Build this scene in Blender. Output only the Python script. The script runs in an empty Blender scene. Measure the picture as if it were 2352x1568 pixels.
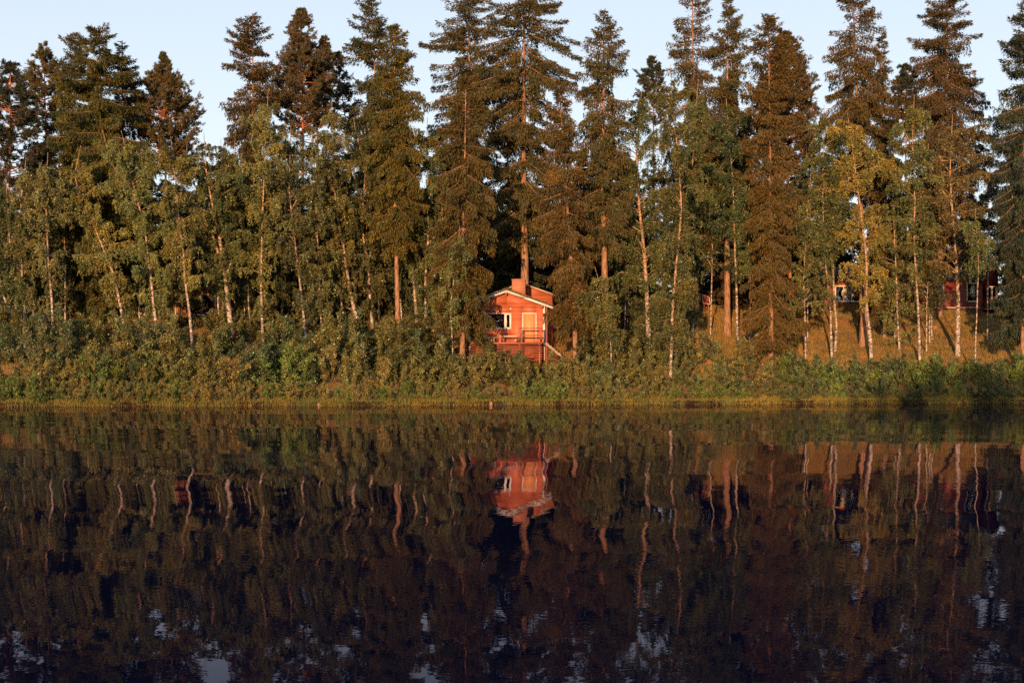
import bpy, math, random
import numpy as np
from mathutils import Vector, Matrix

# ------------------------------------------------------------------ camera, sky, sun, exposure
SC = bpy.context.scene
COL = SC.collection
CAM_H = 1.9
FU = 3267.0            # focal length in the units in which the photograph was measured (2352 wide)
CX, HY = 1176.0, 859.0 # principal column and horizon row in those units
SUN_EL, SUN_AZ = 4.8, 9.9

cam = bpy.data.cameras.new('camera')
cam.sensor_width = 36.0
cam.lens = 36.0 * FU / 2352.0
cam.shift_y = (HY - 784.0) / 2352.0
cam.clip_start = 0.1
cam.clip_end = 6000
cam_o = bpy.data.objects.new('camera', cam)
cam_o.location = (0, 0, CAM_H)
cam_o.rotation_euler = (math.radians(90), 0, 0)
COL.objects.link(cam_o)
SC.camera = cam_o

world = bpy.data.worlds.new('World')
SC.world = world
world.use_nodes = True
wn = world.node_tree
wn.nodes.clear()
sky = wn.nodes.new('ShaderNodeTexSky')
sky.sky_type = 'NISHITA'
sky.sun_disc = False
sky.sun_elevation = math.radians(SUN_EL)
sky.sun_rotation = math.radians(180 + SUN_AZ)
sky.altitude = 100
sky.air_density = 1.0
sky.dust_density = 0.3
sky.ozone_density = 1.0
bg = wn.nodes.new('ShaderNodeBackground')
bg.inputs['Strength'].default_value = 0.15
wo = wn.nodes.new('ShaderNodeOutputWorld')
veil = wn.nodes.new('ShaderNodeMix')          # a thin even veil of high cloud pales the blue
veil.data_type = 'RGBA'
veil.inputs['Factor'].default_value = 0.55
veil.inputs['B'].default_value = (4.9, 5.35, 6.6, 1)
tcw = wn.nodes.new('ShaderNodeTexCoord')
spw = wn.nodes.new('ShaderNodeSeparateXYZ')
wn.links.new(tcw.outputs['Generated'], spw.inputs[0])
mrw = wn.nodes.new('ShaderNodeMapRange')       # the veil thins out towards the zenith
mrw.inputs['From Min'].default_value = 0.15; mrw.inputs['From Max'].default_value = 0.7
mrw.inputs['To Min'].default_value = 0.60; mrw.inputs['To Max'].default_value = 0.12
wn.links.new(spw.outputs['Z'], mrw.inputs['Value'])
wn.links.new(mrw.outputs[0], veil.inputs['Factor'])
wn.links.new(sky.outputs[0], veil.inputs['A'])
wn.links.new(veil.outputs['Result'], bg.inputs['Color'])
wn.links.new(bg.outputs[0], wo.inputs['Surface'])

sun = bpy.data.lights.new('sun', 'SUN')
sun.energy = 5.0
sun.angle = math.radians(0.5)
sun.color = (1.0, 0.56, 0.28)
sun_o = bpy.data.objects.new('sun', sun)
sun_o.rotation_euler = (math.radians(90 - SUN_EL), 0, math.radians(-SUN_AZ))
sun_o.location = (-40, -100, 60)
COL.objects.link(sun_o)

SC.render.engine = 'CYCLES'
SC.view_settings.view_transform = 'Standard'
SC.view_settings.look = 'None'
SC.view_settings.exposure = 0.45
SC.view_settings.gamma = 1.0
SC.cycles.max_bounces = 5
SC.cycles.diffuse_bounces = 2
SC.cycles.glossy_bounces = 3
SC.cycles.transmission_bounces = 3
SC.cycles.transparent_max_bounces = 4
SC.cycles.use_denoising = False
SC.cycles.sample_clamp_indirect = 4.0

# ------------------------------------------------------------------ measuring
def W(x, y, D):
    return np.array([(x - CX) * D / FU, D, CAM_H + (HY - y) * D / FU])

def shore(x):
    x = np.clip(np.asarray(x, float), -80, 80)
    return (86.8 + 0.15 * x + 0.0008 * x * x
            + 0.35 * np.sin(x * 0.31 + 1.0) + 0.22 * np.sin(x * 0.83) + 0.1 * np.sin(x * 2.3 + .5))

PT = np.array([-300, -30, -8, -0.7, -0.05, 0.12, 1.5, 6, 12, 20, 27, 60, 400, 1500.])
PZ = np.array([-9, -5, -1.6, -0.4, -0.12, 0.24, 0.5, 1.7, 3.7, 6.0, 7.45, 9.2, 22, 40.])
def gz(x, y):
    x = np.asarray(x, float); y = np.asarray(y, float)
    t = y - shore(x)
    z = np.interp(t, PT, PZ)
    k = np.clip((t - 1.5) / 6, 0, 1)
    z = z + k * (0.16 * np.sin(x * 0.55 + y * 0.3) * np.cos(y * 0.47 - x * 0.2) + 0.07 * np.sin(x * 1.7 + 2) * np.sin(y * 1.3))
    return z

def hit(x, y):
    """distance at which the sight line through (x, y) meets the slope"""
    Ds = np.arange(84.0, 170.0, 0.05)
    P = (x - CX) * Ds / FU
    Z = CAM_H + (HY - y) * Ds / FU
    g = gz(P, Ds)
    k = np.where((g >= Z) & (Ds > shore(P) + 0.3))[0]
    return float(Ds[k[0]]) if len(k) else 150.0

# ------------------------------------------------------------------ mesh helpers
def build(name, V, F, mat, parent=None, rnd=None, smooth=False, color=None):
    me = bpy.data.meshes.new(name)
    V = np.ascontiguousarray(V, dtype=np.float32); F = np.ascontiguousarray(F, dtype=np.int32)
    me.vertices.add(len(V)); me.vertices.foreach_set('co', V.ravel())
    me.loops.add(F.size); me.loops.foreach_set('vertex_index', F.ravel())
    me.polygons.add(len(F))
    me.polygons.foreach_set('loop_start', np.arange(0, F.size, F.shape[1], dtype=np.int32))
    if smooth:
        me.polygons.foreach_set('use_smooth', np.ones(len(F), dtype=bool))
    me.update(calc_edges=True)
    if rnd is not None:
        a = me.attributes.new('rnd', 'FLOAT', 'FACE')
        a.data.foreach_set('value', np.asarray(rnd, dtype=np.float32))
    me.materials.append(mat)
    o = bpy.data.objects.new(name, me)
    COL.objects.link(o)
    if parent is not None: o.parent = parent
    if color is not None: o.color = (*color, 1)
    return o

def join(parts):
    Vs, Fs, n = [], [], 0
    for V, F in parts:
        Vs.append(V); Fs.append(F + n); n += len(V)
    return np.concatenate(Vs), np.concatenate(Fs)

def norm(a):
    return a / np.maximum(np.linalg.norm(a, axis=-1, keepdims=True), 1e-9)

def tubes(P, R, sides=5):
    """P (B,N,3) paths, R (B,N) radii -> quads"""
    P = np.asarray(P, float); R = np.asarray(R, float)
    if P.ndim == 2: P = P[None]; R = R[None]
    B, N, _ = P.shape
    T = norm(np.gradient(P, axis=1))
    ref = np.where(np.abs(T[..., 2:3]) > 0.8, np.array([1.0, 0, 0]), np.array([0, 0, 1.0]))
    A = norm(np.cross(T, ref)); C = np.cross(T, A)
    an = np.arange(sides) / sides * 2 * math.pi
    V = (P[:, :, None] + R[:, :, None, None] * (A[:, :, None] * np.cos(an)[None, None, :, None] + C[:, :, None] * np.sin(an)[None, None, :, None]))
    V = V.reshape(-1, 3)
    b, n, s = np.meshgrid(np.arange(B), np.arange(N - 1), np.arange(sides), indexing='ij')
    s2 = (s + 1) % sides
    i = lambda n_, s_: (b * N + n_) * sides + s_
    F = np.stack([i(n, s), i(n, s2), i(n + 1, s2), i(n + 1, s)], -1).reshape(-1, 4)
    return V, F

def blades(C, A, S, wide=0.5):
    """diamond leaves: base C, tip C+A, half width S at the fraction wide"""
    V = np.stack([C, C + A * wide + S, C + A, C + A * wide - S], 1).reshape(-1, 3)
    F = np.arange(len(C) * 4).reshape(-1, 4)
    return V, F

def rdir(rng, n):
    return norm(rng.normal(size=(n, 3)))

def perp(A, rng):
    return norm(np.cross(A, rdir(rng, len(A))))

def empty(name, loc, label=None, cat=None, group=None, rz=0.0):
    o = bpy.data.objects.new(name, None)
    o.empty_display_size = 0.3
    o.location = loc; o.rotation_euler = (0, 0, rz)
    COL.objects.link(o)
    tag(o, label, cat, group)
    return o

def tag(o, label=None, cat=None, group=None, kind=None):
    if label: o['label'] = label
    if cat: o['category'] = cat
    if group: o['group'] = group
    if kind: o['kind'] = kind
    return o

class MB:
    """collects boxes and bars of ONE part"""
    def __init__(s): s.p = []
    def box(s, x0, x1, y0, y1, z0, z1):
        x = [x0, x1]; y = [y0, y1]; z = [z0, z1]
        V = np.array([[x[i], y[j], z[k]] for i in (0, 1) for j in (0, 1) for k in (0, 1)], float)
        F = np.array([[0, 1, 3, 2], [4, 6, 7, 5], [0, 4, 5, 1], [2, 3, 7, 6], [0, 2, 6, 4], [1, 5, 7, 3]])
        s.p.append((V, F)); return s
    def slab(s, pts, y0, y1):
        """quad outline (x,z) x4, counter-clockwise seen from the front, extruded from y0 to y1"""
        V = np.array([[x, y0, z] for x, z in pts] + [[x, y1, z] for x, z in pts], float)
        F = np.array([[0, 1, 2, 3], [7, 6, 5, 4], [0, 4, 5, 1], [1, 5, 6, 2], [2, 6, 7, 3], [3, 7, 4, 0]])
        s.p.append((V, F)); return s
    def bar(s, a, b, w, h):
        a = np.array(a, float); b = np.array(b, float)
        t = norm(b - a); u = norm(np.cross(t, [0, 0, 1.0]) if abs(t[2]) < .99 else np.array([1.0, 0, 0])); v = np.cross(u, t)
        V = np.array([p + u * w / 2 * i + v * h / 2 * j for p in (a, b) for i, j in ((-1, -1), (1, -1), (1, 1), (-1, 1))])
        F = np.array([[3, 2, 1, 0], [4, 5, 6, 7], [0, 1, 5, 4], [1, 2, 6, 5], [2, 3, 7, 6], [3, 0, 4, 7]])
        s.p.append((V, F)); return s
    def tube(s, P, R, n=8):
        s.p.append(tubes(np.array(P, float), np.array(R, float), n)); return s
    def build(s, name, mat, parent=None, bevel=0.0):
        V, F = join(s.p)
        o = build(name, V, F, mat, parent)
        if bevel:
            m = o.modifiers.new('bevel', 'BEVEL'); m.width = bevel; m.segments = 1; m.limit_method = 'ANGLE'
        return o

# ------------------------------------------------------------------ materials
def newmat(name):
    m = bpy.data.materials.new(name); m.use_nodes = True
    nt = m.node_tree; nt.nodes.clear()
    out = nt.nodes.new('ShaderNodeOutputMaterial')
    return m, nt, out
def N(nt, t, **kw):
    n = nt.nodes.new(t)
    for k, v in kw.items(): setattr(n, k, v)
    return n
def L(nt, a, b): nt.links.new(a, b)

def ramp(nt, fac, stops):
    r = N(nt, 'ShaderNodeValToRGB')
    el = r.color_ramp.elements
    while len(el) < len(stops): el.new(0.5)
    for e, (p, c) in zip(el, stops): e.position = p; e.color = (*c, 1) if len(c) == 3 else c
    L(nt, fac, r.inputs[0]); return r.outputs[0]

def foliage_mat(name, trans=0.25, rough=0.45, lo=0.45, hi=1.7, warm=0.25, spec=0.35):
    m, nt, out = newmat(name)
    at = N(nt, 'ShaderNodeAttribute', attribute_name='rnd')
    oi = N(nt, 'ShaderNodeObjectInfo')
    pw = N(nt, 'ShaderNodeMath', operation='POWER'); pw.inputs[1].default_value = 1.6
    L(nt, at.outputs['Fac'], pw.inputs[0])
    mr = N(nt, 'ShaderNodeMapRange'); mr.inputs['To Min'].default_value = lo; mr.inputs['To Max'].default_value = hi
    L(nt, pw.outputs[0], mr.inputs['Value'])
    sc = N(nt, 'ShaderNodeVectorMath', operation='SCALE')
    L(nt, oi.outputs['Color'], sc.inputs[0]); L(nt, mr.outputs[0], sc.inputs['Scale'])
    # clumps of yellower and browner growth
    tc = N(nt, 'ShaderNodeTexCoord'); no = N(nt, 'ShaderNodeTexNoise'); no.inputs['Scale'].default_value = 0.9; no.inputs['Detail'].default_value = 2
    L(nt, tc.outputs['Object'], no.inputs['Vector'])
    tint = ramp(nt, no.outputs['Fac'], [(0.35, (0.8, 0.95, 1.0)), (0.65, (1.0 + warm, 1.0 + warm * .35, 0.75))])
    mu = N(nt, 'ShaderNodeVectorMath', operation='MULTIPLY')
    L(nt, sc.outputs[0], mu.inputs[0]); L(nt, tint, mu.inputs[1])
    p = N(nt, 'ShaderNodeBsdfPrincipled')
    p.inputs['Roughness'].default_value = rough; p.inputs['Specular IOR Level'].default_value = spec
    L(nt, mu.outputs[0], p.inputs['Base Color'])
    tr = N(nt, 'ShaderNodeBsdfTranslucent'); L(nt, mu.outputs[0], tr.inputs['Color'])
    mx = N(nt, 'ShaderNodeMixShader'); mx.inputs[0].default_value = trans
    L(nt, p.outputs[0], mx.inputs[1]); L(nt, tr.outputs[0], mx.inputs[2]); L(nt, mx.outputs[0], out.inputs[0])
    return m

def bark_mat(name, c1, c2, scale=(6, 6, 1.2), rough=0.9):
    m, nt, out = newmat(name)
    tc = N(nt, 'ShaderNodeTexCoord'); mp = N(nt, 'ShaderNodeMapping'); mp.inputs['Scale'].default_value = scale
    no = N(nt, 'ShaderNodeTexNoise'); no.inputs['Scale'].default_value = 2.2; no.inputs['Detail'].default_value = 6
    L(nt, tc.outputs['Object'], mp.inputs[0]); L(nt, mp.outputs[0], no.inputs['Vector'])
    c = ramp(nt, no.outputs['Fac'], [(0.35, c1), (0.62, c2)])
    p = N(nt, 'ShaderNodeBsdfPrincipled'); p.inputs['Roughness'].default_value = rough
    L(nt, c, p.inputs['Base Color'])
    b = N(nt, 'ShaderNodeBump'); b.inputs['Strength'].default_value = 0.6; b.inputs['Distance'].default_value = 0.04
    L(nt, no.outputs['Fac'], b.inputs['Height']); L(nt, b.outputs[0], p.inputs['Normal'])
    L(nt, p.outputs[0], out.inputs[0]); return m

M_SPRUCE = foliage_mat('spruce_needles', 0.10, 0.6, 0.45, 2.0, 0.3, 0.2)
M_PINE = foliage_mat('pine_needles', 0.12, 0.5, 0.5, 1.6, 0.25, 0.25)
M_BIRCH = foliage_mat('birch_leaves', 0.20, 0.38, 0.4, 3.2, 0.25, 0.4)
M_BUSH = foliage_mat('shrub_leaves', 0.20, 0.38, 0.4, 3.2, 0.3, 0.4)
M_BARK = bark_mat('spruce_bark', (0.12, 0.066, 0.036), (0.40, 0.22, 0.12))
M_PBARK = bark_mat('pine_bark', (0.20, 0.075, 0.03), (0.42, 0.17, 0.07))
M_STEM = bark_mat('shrub_stem', (0.07, 0.045, 0.03), (0.17, 0.11, 0.07))

def birch_bark():
    m, nt, out = newmat('birch_bark')
    tc = N(nt, 'ShaderNodeTexCoord')
    mp = N(nt, 'ShaderNodeMapping'); mp.inputs['Scale'].default_value = (3.5, 3.5, 5.5)
    no = N(nt, 'ShaderNodeTexNoise'); no.inputs['Scale'].default_value = 1.6; no.inputs['Detail'].default_value = 4; no.inputs['Roughness'].default_value = 0.7
    L(nt, tc.outputs['Object'], mp.inputs[0]); L(nt, mp.outputs[0], no.inputs['Vector'])
    c1 = ramp(nt, no.outputs['Fac'], [(0.42, (0.04, 0.032, 0.028)), (0.50, (0.30, 0.24, 0.19)), (0.62, (0.62, 0.55, 0.47))])
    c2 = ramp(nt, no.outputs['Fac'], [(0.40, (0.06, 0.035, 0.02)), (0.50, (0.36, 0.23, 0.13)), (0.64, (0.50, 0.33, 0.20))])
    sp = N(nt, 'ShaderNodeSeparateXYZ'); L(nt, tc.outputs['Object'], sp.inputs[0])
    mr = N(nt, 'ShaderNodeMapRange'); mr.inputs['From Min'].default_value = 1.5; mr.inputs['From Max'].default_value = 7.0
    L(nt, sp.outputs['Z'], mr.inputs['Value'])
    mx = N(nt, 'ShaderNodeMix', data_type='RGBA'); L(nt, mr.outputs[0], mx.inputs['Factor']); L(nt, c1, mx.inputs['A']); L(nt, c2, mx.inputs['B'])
    p = N(nt, 'ShaderNodeBsdfPrincipled'); p.inputs['Roughness'].default_value = 0.7
    L(nt, mx.outputs['Result'], p.inputs['Base Color']); L(nt, p.outputs[0], out.inputs[0]); return m
M_BIRCHBARK = birch_bark()

def plank_mat(name, c1, c2, horiz=True, board=0.14, rough=0.6):
    """painted or bare boards, joints along x (horizontal boards) or along z (upright boards)"""
    m, nt, out = newmat(name)
    tc = N(nt, 'ShaderNodeTexCoord'); sp = N(nt, 'ShaderNodeSeparateXYZ'); L(nt, tc.outputs['Object'], sp.inputs[0])
    dv = N(nt, 'ShaderNodeMath', operation='DIVIDE'); L(nt, sp.outputs['Z' if horiz else 'X'], dv.inputs[0]); dv.inputs[1].default_value = board
    fr = N(nt, 'ShaderNodeMath', operation='FRACT'); L(nt, dv.outputs[0], fr.inputs[0])
    fl = N(nt, 'ShaderNodeMath', operation='FLOOR'); L(nt, dv.outputs[0], fl.inputs[0])
    wn_ = N(nt, 'ShaderNodeTexWhiteNoise', noise_dimensions='1D'); L(nt, fl.outputs[0], wn_.inputs['W'])
    mp = N(nt, 'ShaderNodeMapping'); mp.inputs['Scale'].default_value = (0.8, 0.8, 9) if horiz else (9, 9, 0.8)
    no = N(nt, 'ShaderNodeTexNoise'); no.inputs['Scale'].default_value = 2.5; no.inputs['Detail'].default_value = 5
    L(nt, tc.outputs['Object'], mp.inputs[0]); L(nt, mp.outputs[0], no.inputs['Vector'])
    ad = N(nt, 'ShaderNodeMath', operation='MULTIPLY_ADD'); L(nt, wn_.outputs['Value'], ad.inputs[0]); ad.inputs[1].default_value = 0.35; L(nt, no.outputs['Fac'], ad.inputs[2])
    c = ramp(nt, ad.outputs[0], [(0.4, c1), (0.85, c2)])
    jt = ramp(nt, fr.outputs[0], [(0.0, (0.25, 0.25, 0.25)), (0.10, (1, 1, 1))])
    mu = N(nt, 'ShaderNodeMix', data_type='RGBA', blend_type='MULTIPLY'); mu.inputs['Factor'].default_value = 1
    L(nt, c, mu.inputs['A']); L(nt, jt, mu.inputs['B'])
    p = N(nt, 'ShaderNodeBsdfPrincipled'); p.inputs['Roughness'].default_value = rough
    L(nt, mu.outputs['Result'], p.inputs['Base Color'])
    b = N(nt, 'ShaderNodeBump'); b.inputs['Strength'].default_value = 0.5; b.inputs['Distance'].default_value = 0.02
    L(nt, jt, b.inputs['Height']); L(nt, b.outputs[0], p.inputs['Normal'])
    L(nt, p.outputs[0], out.inputs[0]); return m

M_RED = plank_mat('red_boards', (0.38, 0.088, 0.038), (0.60, 0.165, 0.070), True, 0.13)
M_REDV = plank_mat('red_upright_boards', (0.17, 0.028, 0.018), (0.30, 0.05, 0.03), False, 0.14)
M_DOOR = plank_mat('door_boards', (0.64, 0.25, 0.10), (0.76, 0.33, 0.14), False, 0.10)
M_WHITE = plank_mat('white_paint', (0.66, 0.63, 0.60), (0.80, 0.78, 0.75), True, 3.0)
M_CREAM = plank_mat('cream_paint', (0.58, 0.46, 0.30), (0.75, 0.62, 0.43), True, 3.0)
M_REDOLD = plank_mat('old_red_boards', (0.22, 0.055, 0.03), (0.38, 0.09, 0.05), True, 0.16)
M_WOOD = plank_mat('weathered_wood', (0.36, 0.24, 0.15), (0.52, 0.38, 0.26), True, 0.5)
M_REDWOOD = plank_mat('red_stained_wood', (0.26, 0.08, 0.04), (0.44, 0.14, 0.07), True, 5.0)

M_SKIRT = plank_mat('dark_red_skirt', (0.13, 0.04, 0.024), (0.27, 0.08, 0.042), True, 5.0)

def simple(name, c, rough=0.6, spec=0.5, nscale=6.0, var=0.25):
    m, nt, out = newmat(name)
    tc = N(nt, 'ShaderNodeTexCoord'); no = N(nt, 'ShaderNodeTexNoise'); no.inputs['Scale'].default_value = nscale; no.inputs['Detail'].default_value = 5
    L(nt, tc.outputs['Object'], no.inputs['Vector'])
    cc = ramp(nt, no.outputs['Fac'], [(0.3, tuple(v * (1 - var) for v in c)), (0.7, tuple(v * (1 + var) for v in c))])
    p = N(nt, 'ShaderNodeBsdfPrincipled'); p.inputs['Roughness'].default_value = rough; p.inputs['Specular IOR Level'].default_value = spec
    L(nt, cc, p.inputs['Base Color']); L(nt, p.outputs[0], out.inputs[0]); return m
M_MOSS = simple('mossy_roof', (0.13, 0.10, 0.05), 0.95, 0.1, 9, 0.6)
M_ROOF = simple('dark_roof', (0.06, 0.05, 0.045), 0.9, 0.2, 5, 0.4)
M_CURT = simple('curtain', (0.78, 0.68, 0.50), 0.8, 0.1, 3, 0.25)
M_ROOM = simple('dark_interior', (0.02, 0.015, 0.012), 0.9, 0.1)
M_STUMP = simple('cut_wood', (0.50, 0.30, 0.15), 0.8, 0.2, 12, 0.3)
M_STONE = simple('stone', (0.24, 0.20, 0.17), 0.85, 0.3, 4, 0.4)
M_LAMP = simple('white_glass', (0.8, 0.78, 0.72), 0.3, 0.5, 3, .03)
M_METAL = simple('painted_metal', (0.25, 0.07, 0.05), 0.5, 0.5)
M_DARKWOOD = simple('dark_wood', (0.10, 0.055, 0.03), 0.85, 0.2, 7, .4)

def glass_mat():
    m, nt, out = newmat('window_glass')
    g = N(nt, 'ShaderNodeBsdfGlossy'); g.inputs['Roughness'].default_value = 0.02; g.inputs['Color'].default_value = (0.9, 0.9, 0.9, 1)
    t = N(nt, 'ShaderNodeBsdfTransparent'); f = N(nt, 'ShaderNodeFresnel'); f.inputs[0].default_value = 1.5
    mx = N(nt, 'ShaderNodeMixShader'); L(nt, f.outputs[0], mx.inputs[0]); L(nt, t.outputs[0], mx.inputs[1]); L(nt, g.outputs[0], mx.inputs[2])
    L(nt, mx.outputs[0], out.inputs[0]); return m
M_GLASS = glass_mat()

def brick_mat():
    m, nt, out = newmat('chimney_brick')
    tc = N(nt, 'ShaderNodeTexCoord'); sp = N(nt, 'ShaderNodeSeparateXYZ'); cb = N(nt, 'ShaderNodeCombineXYZ')
    L(nt, tc.outputs['Object'], sp.inputs[0])
    ad = N(nt, 'ShaderNodeMath', operation='ADD'); L(nt, sp.outputs['X'], ad.inputs[0]); L(nt, sp.outputs['Y'], ad.inputs[1])
    L(nt, ad.outputs[0], cb.inputs['X']); L(nt, sp.outputs['Z'], cb.inputs['Y'])
    br = N(nt, 'ShaderNodeTexBrick'); L(nt, cb.outputs[0], br.inputs['Vector'])
    br.inputs['Color1'].default_value = (0.46, 0.125, 0.06, 1); br.inputs['Color2'].default_value = (0.60, 0.21, 0.11, 1); br.inputs['Mortar'].default_value = (0.38, 0.20, 0.14, 1)
    br.inputs['Scale'].default_value = 1.0; br.inputs['Brick Width'].default_value = 0.26; br.inputs['Row Height'].default_value = 0.085; br.inputs['Mortar Size'].default_value = 0.012
    p = N(nt, 'ShaderNodeBsdfPrincipled'); p.inputs['Roughness'].default_value = 0.85; L(nt, br.outputs['Color'], p.inputs['Base Color'])
    L(nt, p.outputs[0], out.inputs[0]); return m
M_BRICK = brick_mat()

def ground_mat():
    m, nt, out = newmat('forest_ground')
    tc = N(nt, 'ShaderNodeTexCoord')
    n1 = N(nt, 'ShaderNodeTexNoise'); n1.inputs['Scale'].default_value = 0.45; n1.inputs['Detail'].default_value = 4
    n2 = N(nt, 'ShaderNodeTexNoise'); n2.inputs['Scale'].default_value = 7.0; n2.inputs['Detail'].default_value = 6
    L(nt, tc.outputs['Object'], n1.inputs['Vector']); L(nt, tc.outputs['Object'], n2.inputs['Vector'])
    ad = N(nt, 'ShaderNodeMath', operation='MULTIPLY_ADD'); L(nt, n2.outputs['Fac'], ad.inputs[0]); ad.inputs[1].default_value = 0.6; L(nt, n1.outputs['Fac'], ad.inputs[2])
    c = ramp(nt, ad.outputs[0], [(0.55, (0.11, 0.09, 0.03)), (0.78, (0.26, 0.155, 0.055)), (1.0, (0.38, 0.18, 0.07))])
    sp = N(nt, 'ShaderNodeSeparateXYZ'); L(nt, tc.outputs['Object'], sp.inputs[0])
    mr = N(nt, 'ShaderNodeMapRange'); mr.inputs['From Min'].default_value = 0.3; mr.inputs['From Max'].default_value = 0.7; L(nt, sp.outputs['Z'], mr.inputs['Value'])
    mw = N(nt, 'ShaderNodeMix', data_type='RGBA'); L(nt, mr.outputs[0], mw.inputs['Factor']); mw.inputs['A'].default_value = (0.03, 0.016, 0.009, 1); L(nt, c, mw.inputs['B'])
    p = N(nt, 'ShaderNodeBsdfPrincipled'); p.inputs['Roughness'].default_value = 0.95; p.inputs['Specular IOR Level'].default_value = 0.1
    L(nt, mw.outputs['Result'], p.inputs['Base Color'])
    b = N(nt, 'ShaderNodeBump'); b.inputs['Strength'].default_value = 0.8; b.inputs['Distance'].default_value = 0.12
    L(nt, n2.outputs['Fac'], b.inputs['Height']); L(nt, b.outputs[0], p.inputs['Normal'])
    L(nt, p.outputs[0], out.inputs[0]); return m
M_GROUND = ground_mat()

def water_mat():
    m, nt, out = newmat('lake_water')
    tc = N(nt, 'ShaderNodeTexCoord')
    def layer(scale, slope, detail, stretch):
        mp = N(nt, 'ShaderNodeMapping'); mp.inputs['Scale'].default_value = (1.0 / stretch, 1.0, 1.0)
        no = N(nt, 'ShaderNodeTexNoise'); no.inputs['Scale'].default_value = scale; no.inputs['Detail'].default_value = detail; no.inputs['Roughness'].default_value = 0.5
        L(nt, tc.outputs['Object'], mp.inputs[0]); L(nt, mp.outputs[0], no.inputs['Vector'])
        sb = N(nt, 'ShaderNodeVectorMath', operation='SUBTRACT'); L(nt, no.outputs['Color'], sb.inputs[0]); sb.inputs[1].default_value = (0.5, 0.5, 0.5)
        mu = N(nt, 'ShaderNodeVectorMath', operation='MULTIPLY'); L(nt, sb.outputs[0], mu.inputs[0]); mu.inputs[1].default_value = (slope[0], slope[1], 0)
        return mu.outputs[0]
    a = layer(0.28, (0.055, 0.009), 1.0, 3.0)
    b = layer(1.3, (0.016, 0.006), 1.0, 3.0)
    c = layer(22.0, (0.012, 0.007), 0.0, 1.6)
    mpl = N(nt, 'ShaderNodeMapping'); mpl.inputs['Scale'].default_value = (0.035, 0.11, 1)
    lane = N(nt, 'ShaderNodeTexNoise'); lane.inputs['Scale'].default_value = 1.0; lane.inputs['Detail'].default_value = 3
    L(nt, tc.outputs['Object'], mpl.inputs[0]); L(nt, mpl.outputs[0], lane.inputs['Vector'])
    lr = N(nt, 'ShaderNodeMapRange'); lr.inputs['From Min'].default_value = 0.38; lr.inputs['From Max'].default_value = 0.66; lr.inputs['To Min'].default_value = 0.25; lr.inputs['To Max'].default_value = 1.5
    L(nt, lane.outputs['Fac'], lr.inputs['Value'])
    def scaled(v):
        m_ = N(nt, 'ShaderNodeVectorMath', operation='SCALE'); L(nt, v, m_.inputs[0]); L(nt, lr.outputs[0], m_.inputs['Scale']); return m_.outputs[0]
    b = scaled(b); c = scaled(c)
    s1 = N(nt, 'ShaderNodeVectorMath', operation='ADD'); L(nt, a, s1.inputs[0]); L(nt, b, s1.inputs[1])
    s2 = N(nt, 'ShaderNodeVectorMath', operation='ADD'); L(nt, s1.outputs[0], s2.inputs[0]); L(nt, c, s2.inputs[1])
    s3 = N(nt, 'ShaderNodeVectorMath', operation='ADD'); L(nt, s2.outputs[0], s3.inputs[0]); s3.inputs[1].default_value = (0, 0, 1)
    nn = N(nt, 'ShaderNodeVectorMath', operation='NORMALIZE'); L(nt, s3.outputs[0], nn.inputs[0])
    g = N(nt, 'ShaderNodeBsdfGlossy'); g.inputs['Roughness'].default_value = 0.0; g.inputs['Color'].default_value = (0.88, 0.80, 0.93, 1)
    d = N(nt, 'ShaderNodeBsdfDiffuse'); d.inputs['Color'].default_value = (0.0035, 0.005, 0.017, 1)
    f = N(nt, 'ShaderNodeFresnel'); f.inputs[0].default_value = 1.333
    L(nt, nn.outputs[0], g.inputs['Normal']); L(nt, nn.outputs[0], f.inputs['Normal'])
    pw = N(nt, 'ShaderNodeMath', operation='POWER'); pw.inputs[1].default_value = 1.9; L(nt, f.outputs[0], pw.inputs[0])
    mx = N(nt, 'ShaderNodeMixShader'); L(nt, pw.outputs[0], mx.inputs[0]); L(nt, d.outputs[0], mx.inputs[1]); L(nt, g.outputs[0], mx.inputs[2])
    L(nt, mx.outputs[0], out.inputs[0]); return m
M_WATER = water_mat()

# ------------------------------------------------------------------ the setting
def terrain():
    xs = np.concatenate([np.linspace(-900, -80, 24)[:-1], np.arange(-80, 80, 0.7), np.linspace(80, 900, 24)])
    ts = np.concatenate([[-320, -100, -40, -15, -5, -2, -1, -0.7, -0.3, -0.05, 0.12, 0.4, 0.8], np.arange(1.5, 50, 0.8), np.linspace(52, 400, 24), [700, 1500]])
    X, T = np.meshgrid(xs, ts, indexing='ij')
    Y = shore(X) + T
    Z = gz(X, Y)
    V = np.stack([X, Y, Z], -1).reshape(-1, 3)
    n, k = len(xs), len(ts)
    i, j = np.meshgrid(np.arange(n - 1), np.arange(k - 1), indexing='ij')
    F = np.stack([i * k + j, (i + 1) * k + j, (i + 1) * k + j + 1, i * k + j + 1], -1).reshape(-1, 4)
    o = build('ground', V, F, M_GROUND, smooth=True)
    tag(o, kind='structure')
    # near bank, behind and under the camera
    V = np.array([[-900, -900, 3], [900, -900, 3], [900, -12, 1.2], [-900, -12, 1.2], [-900, -4, -1.5], [900, -4, -1.5]], float)
    o = build('near_bank', V, np.array([[0, 1, 2, 3], [3, 2, 5, 4]]), M_GROUND)
    tag(o, kind='structure')
    V = np.array([[-900, -12, 0], [900, -12, 0], [900, 130, 0], [-900, 130, 0]], float)
    o = build('water', V, np.array([[0, 1, 2, 3]]), M_WATER)
    tag(o, kind='structure')
terrain()

# ------------------------------------------------------------------ trees
def interp_prof(prof, y):
    ys = np.array([p[0] for p in prof], float); hs = np.array([p[1] for p in prof], float)
    return np.interp(y, ys, hs)

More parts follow.
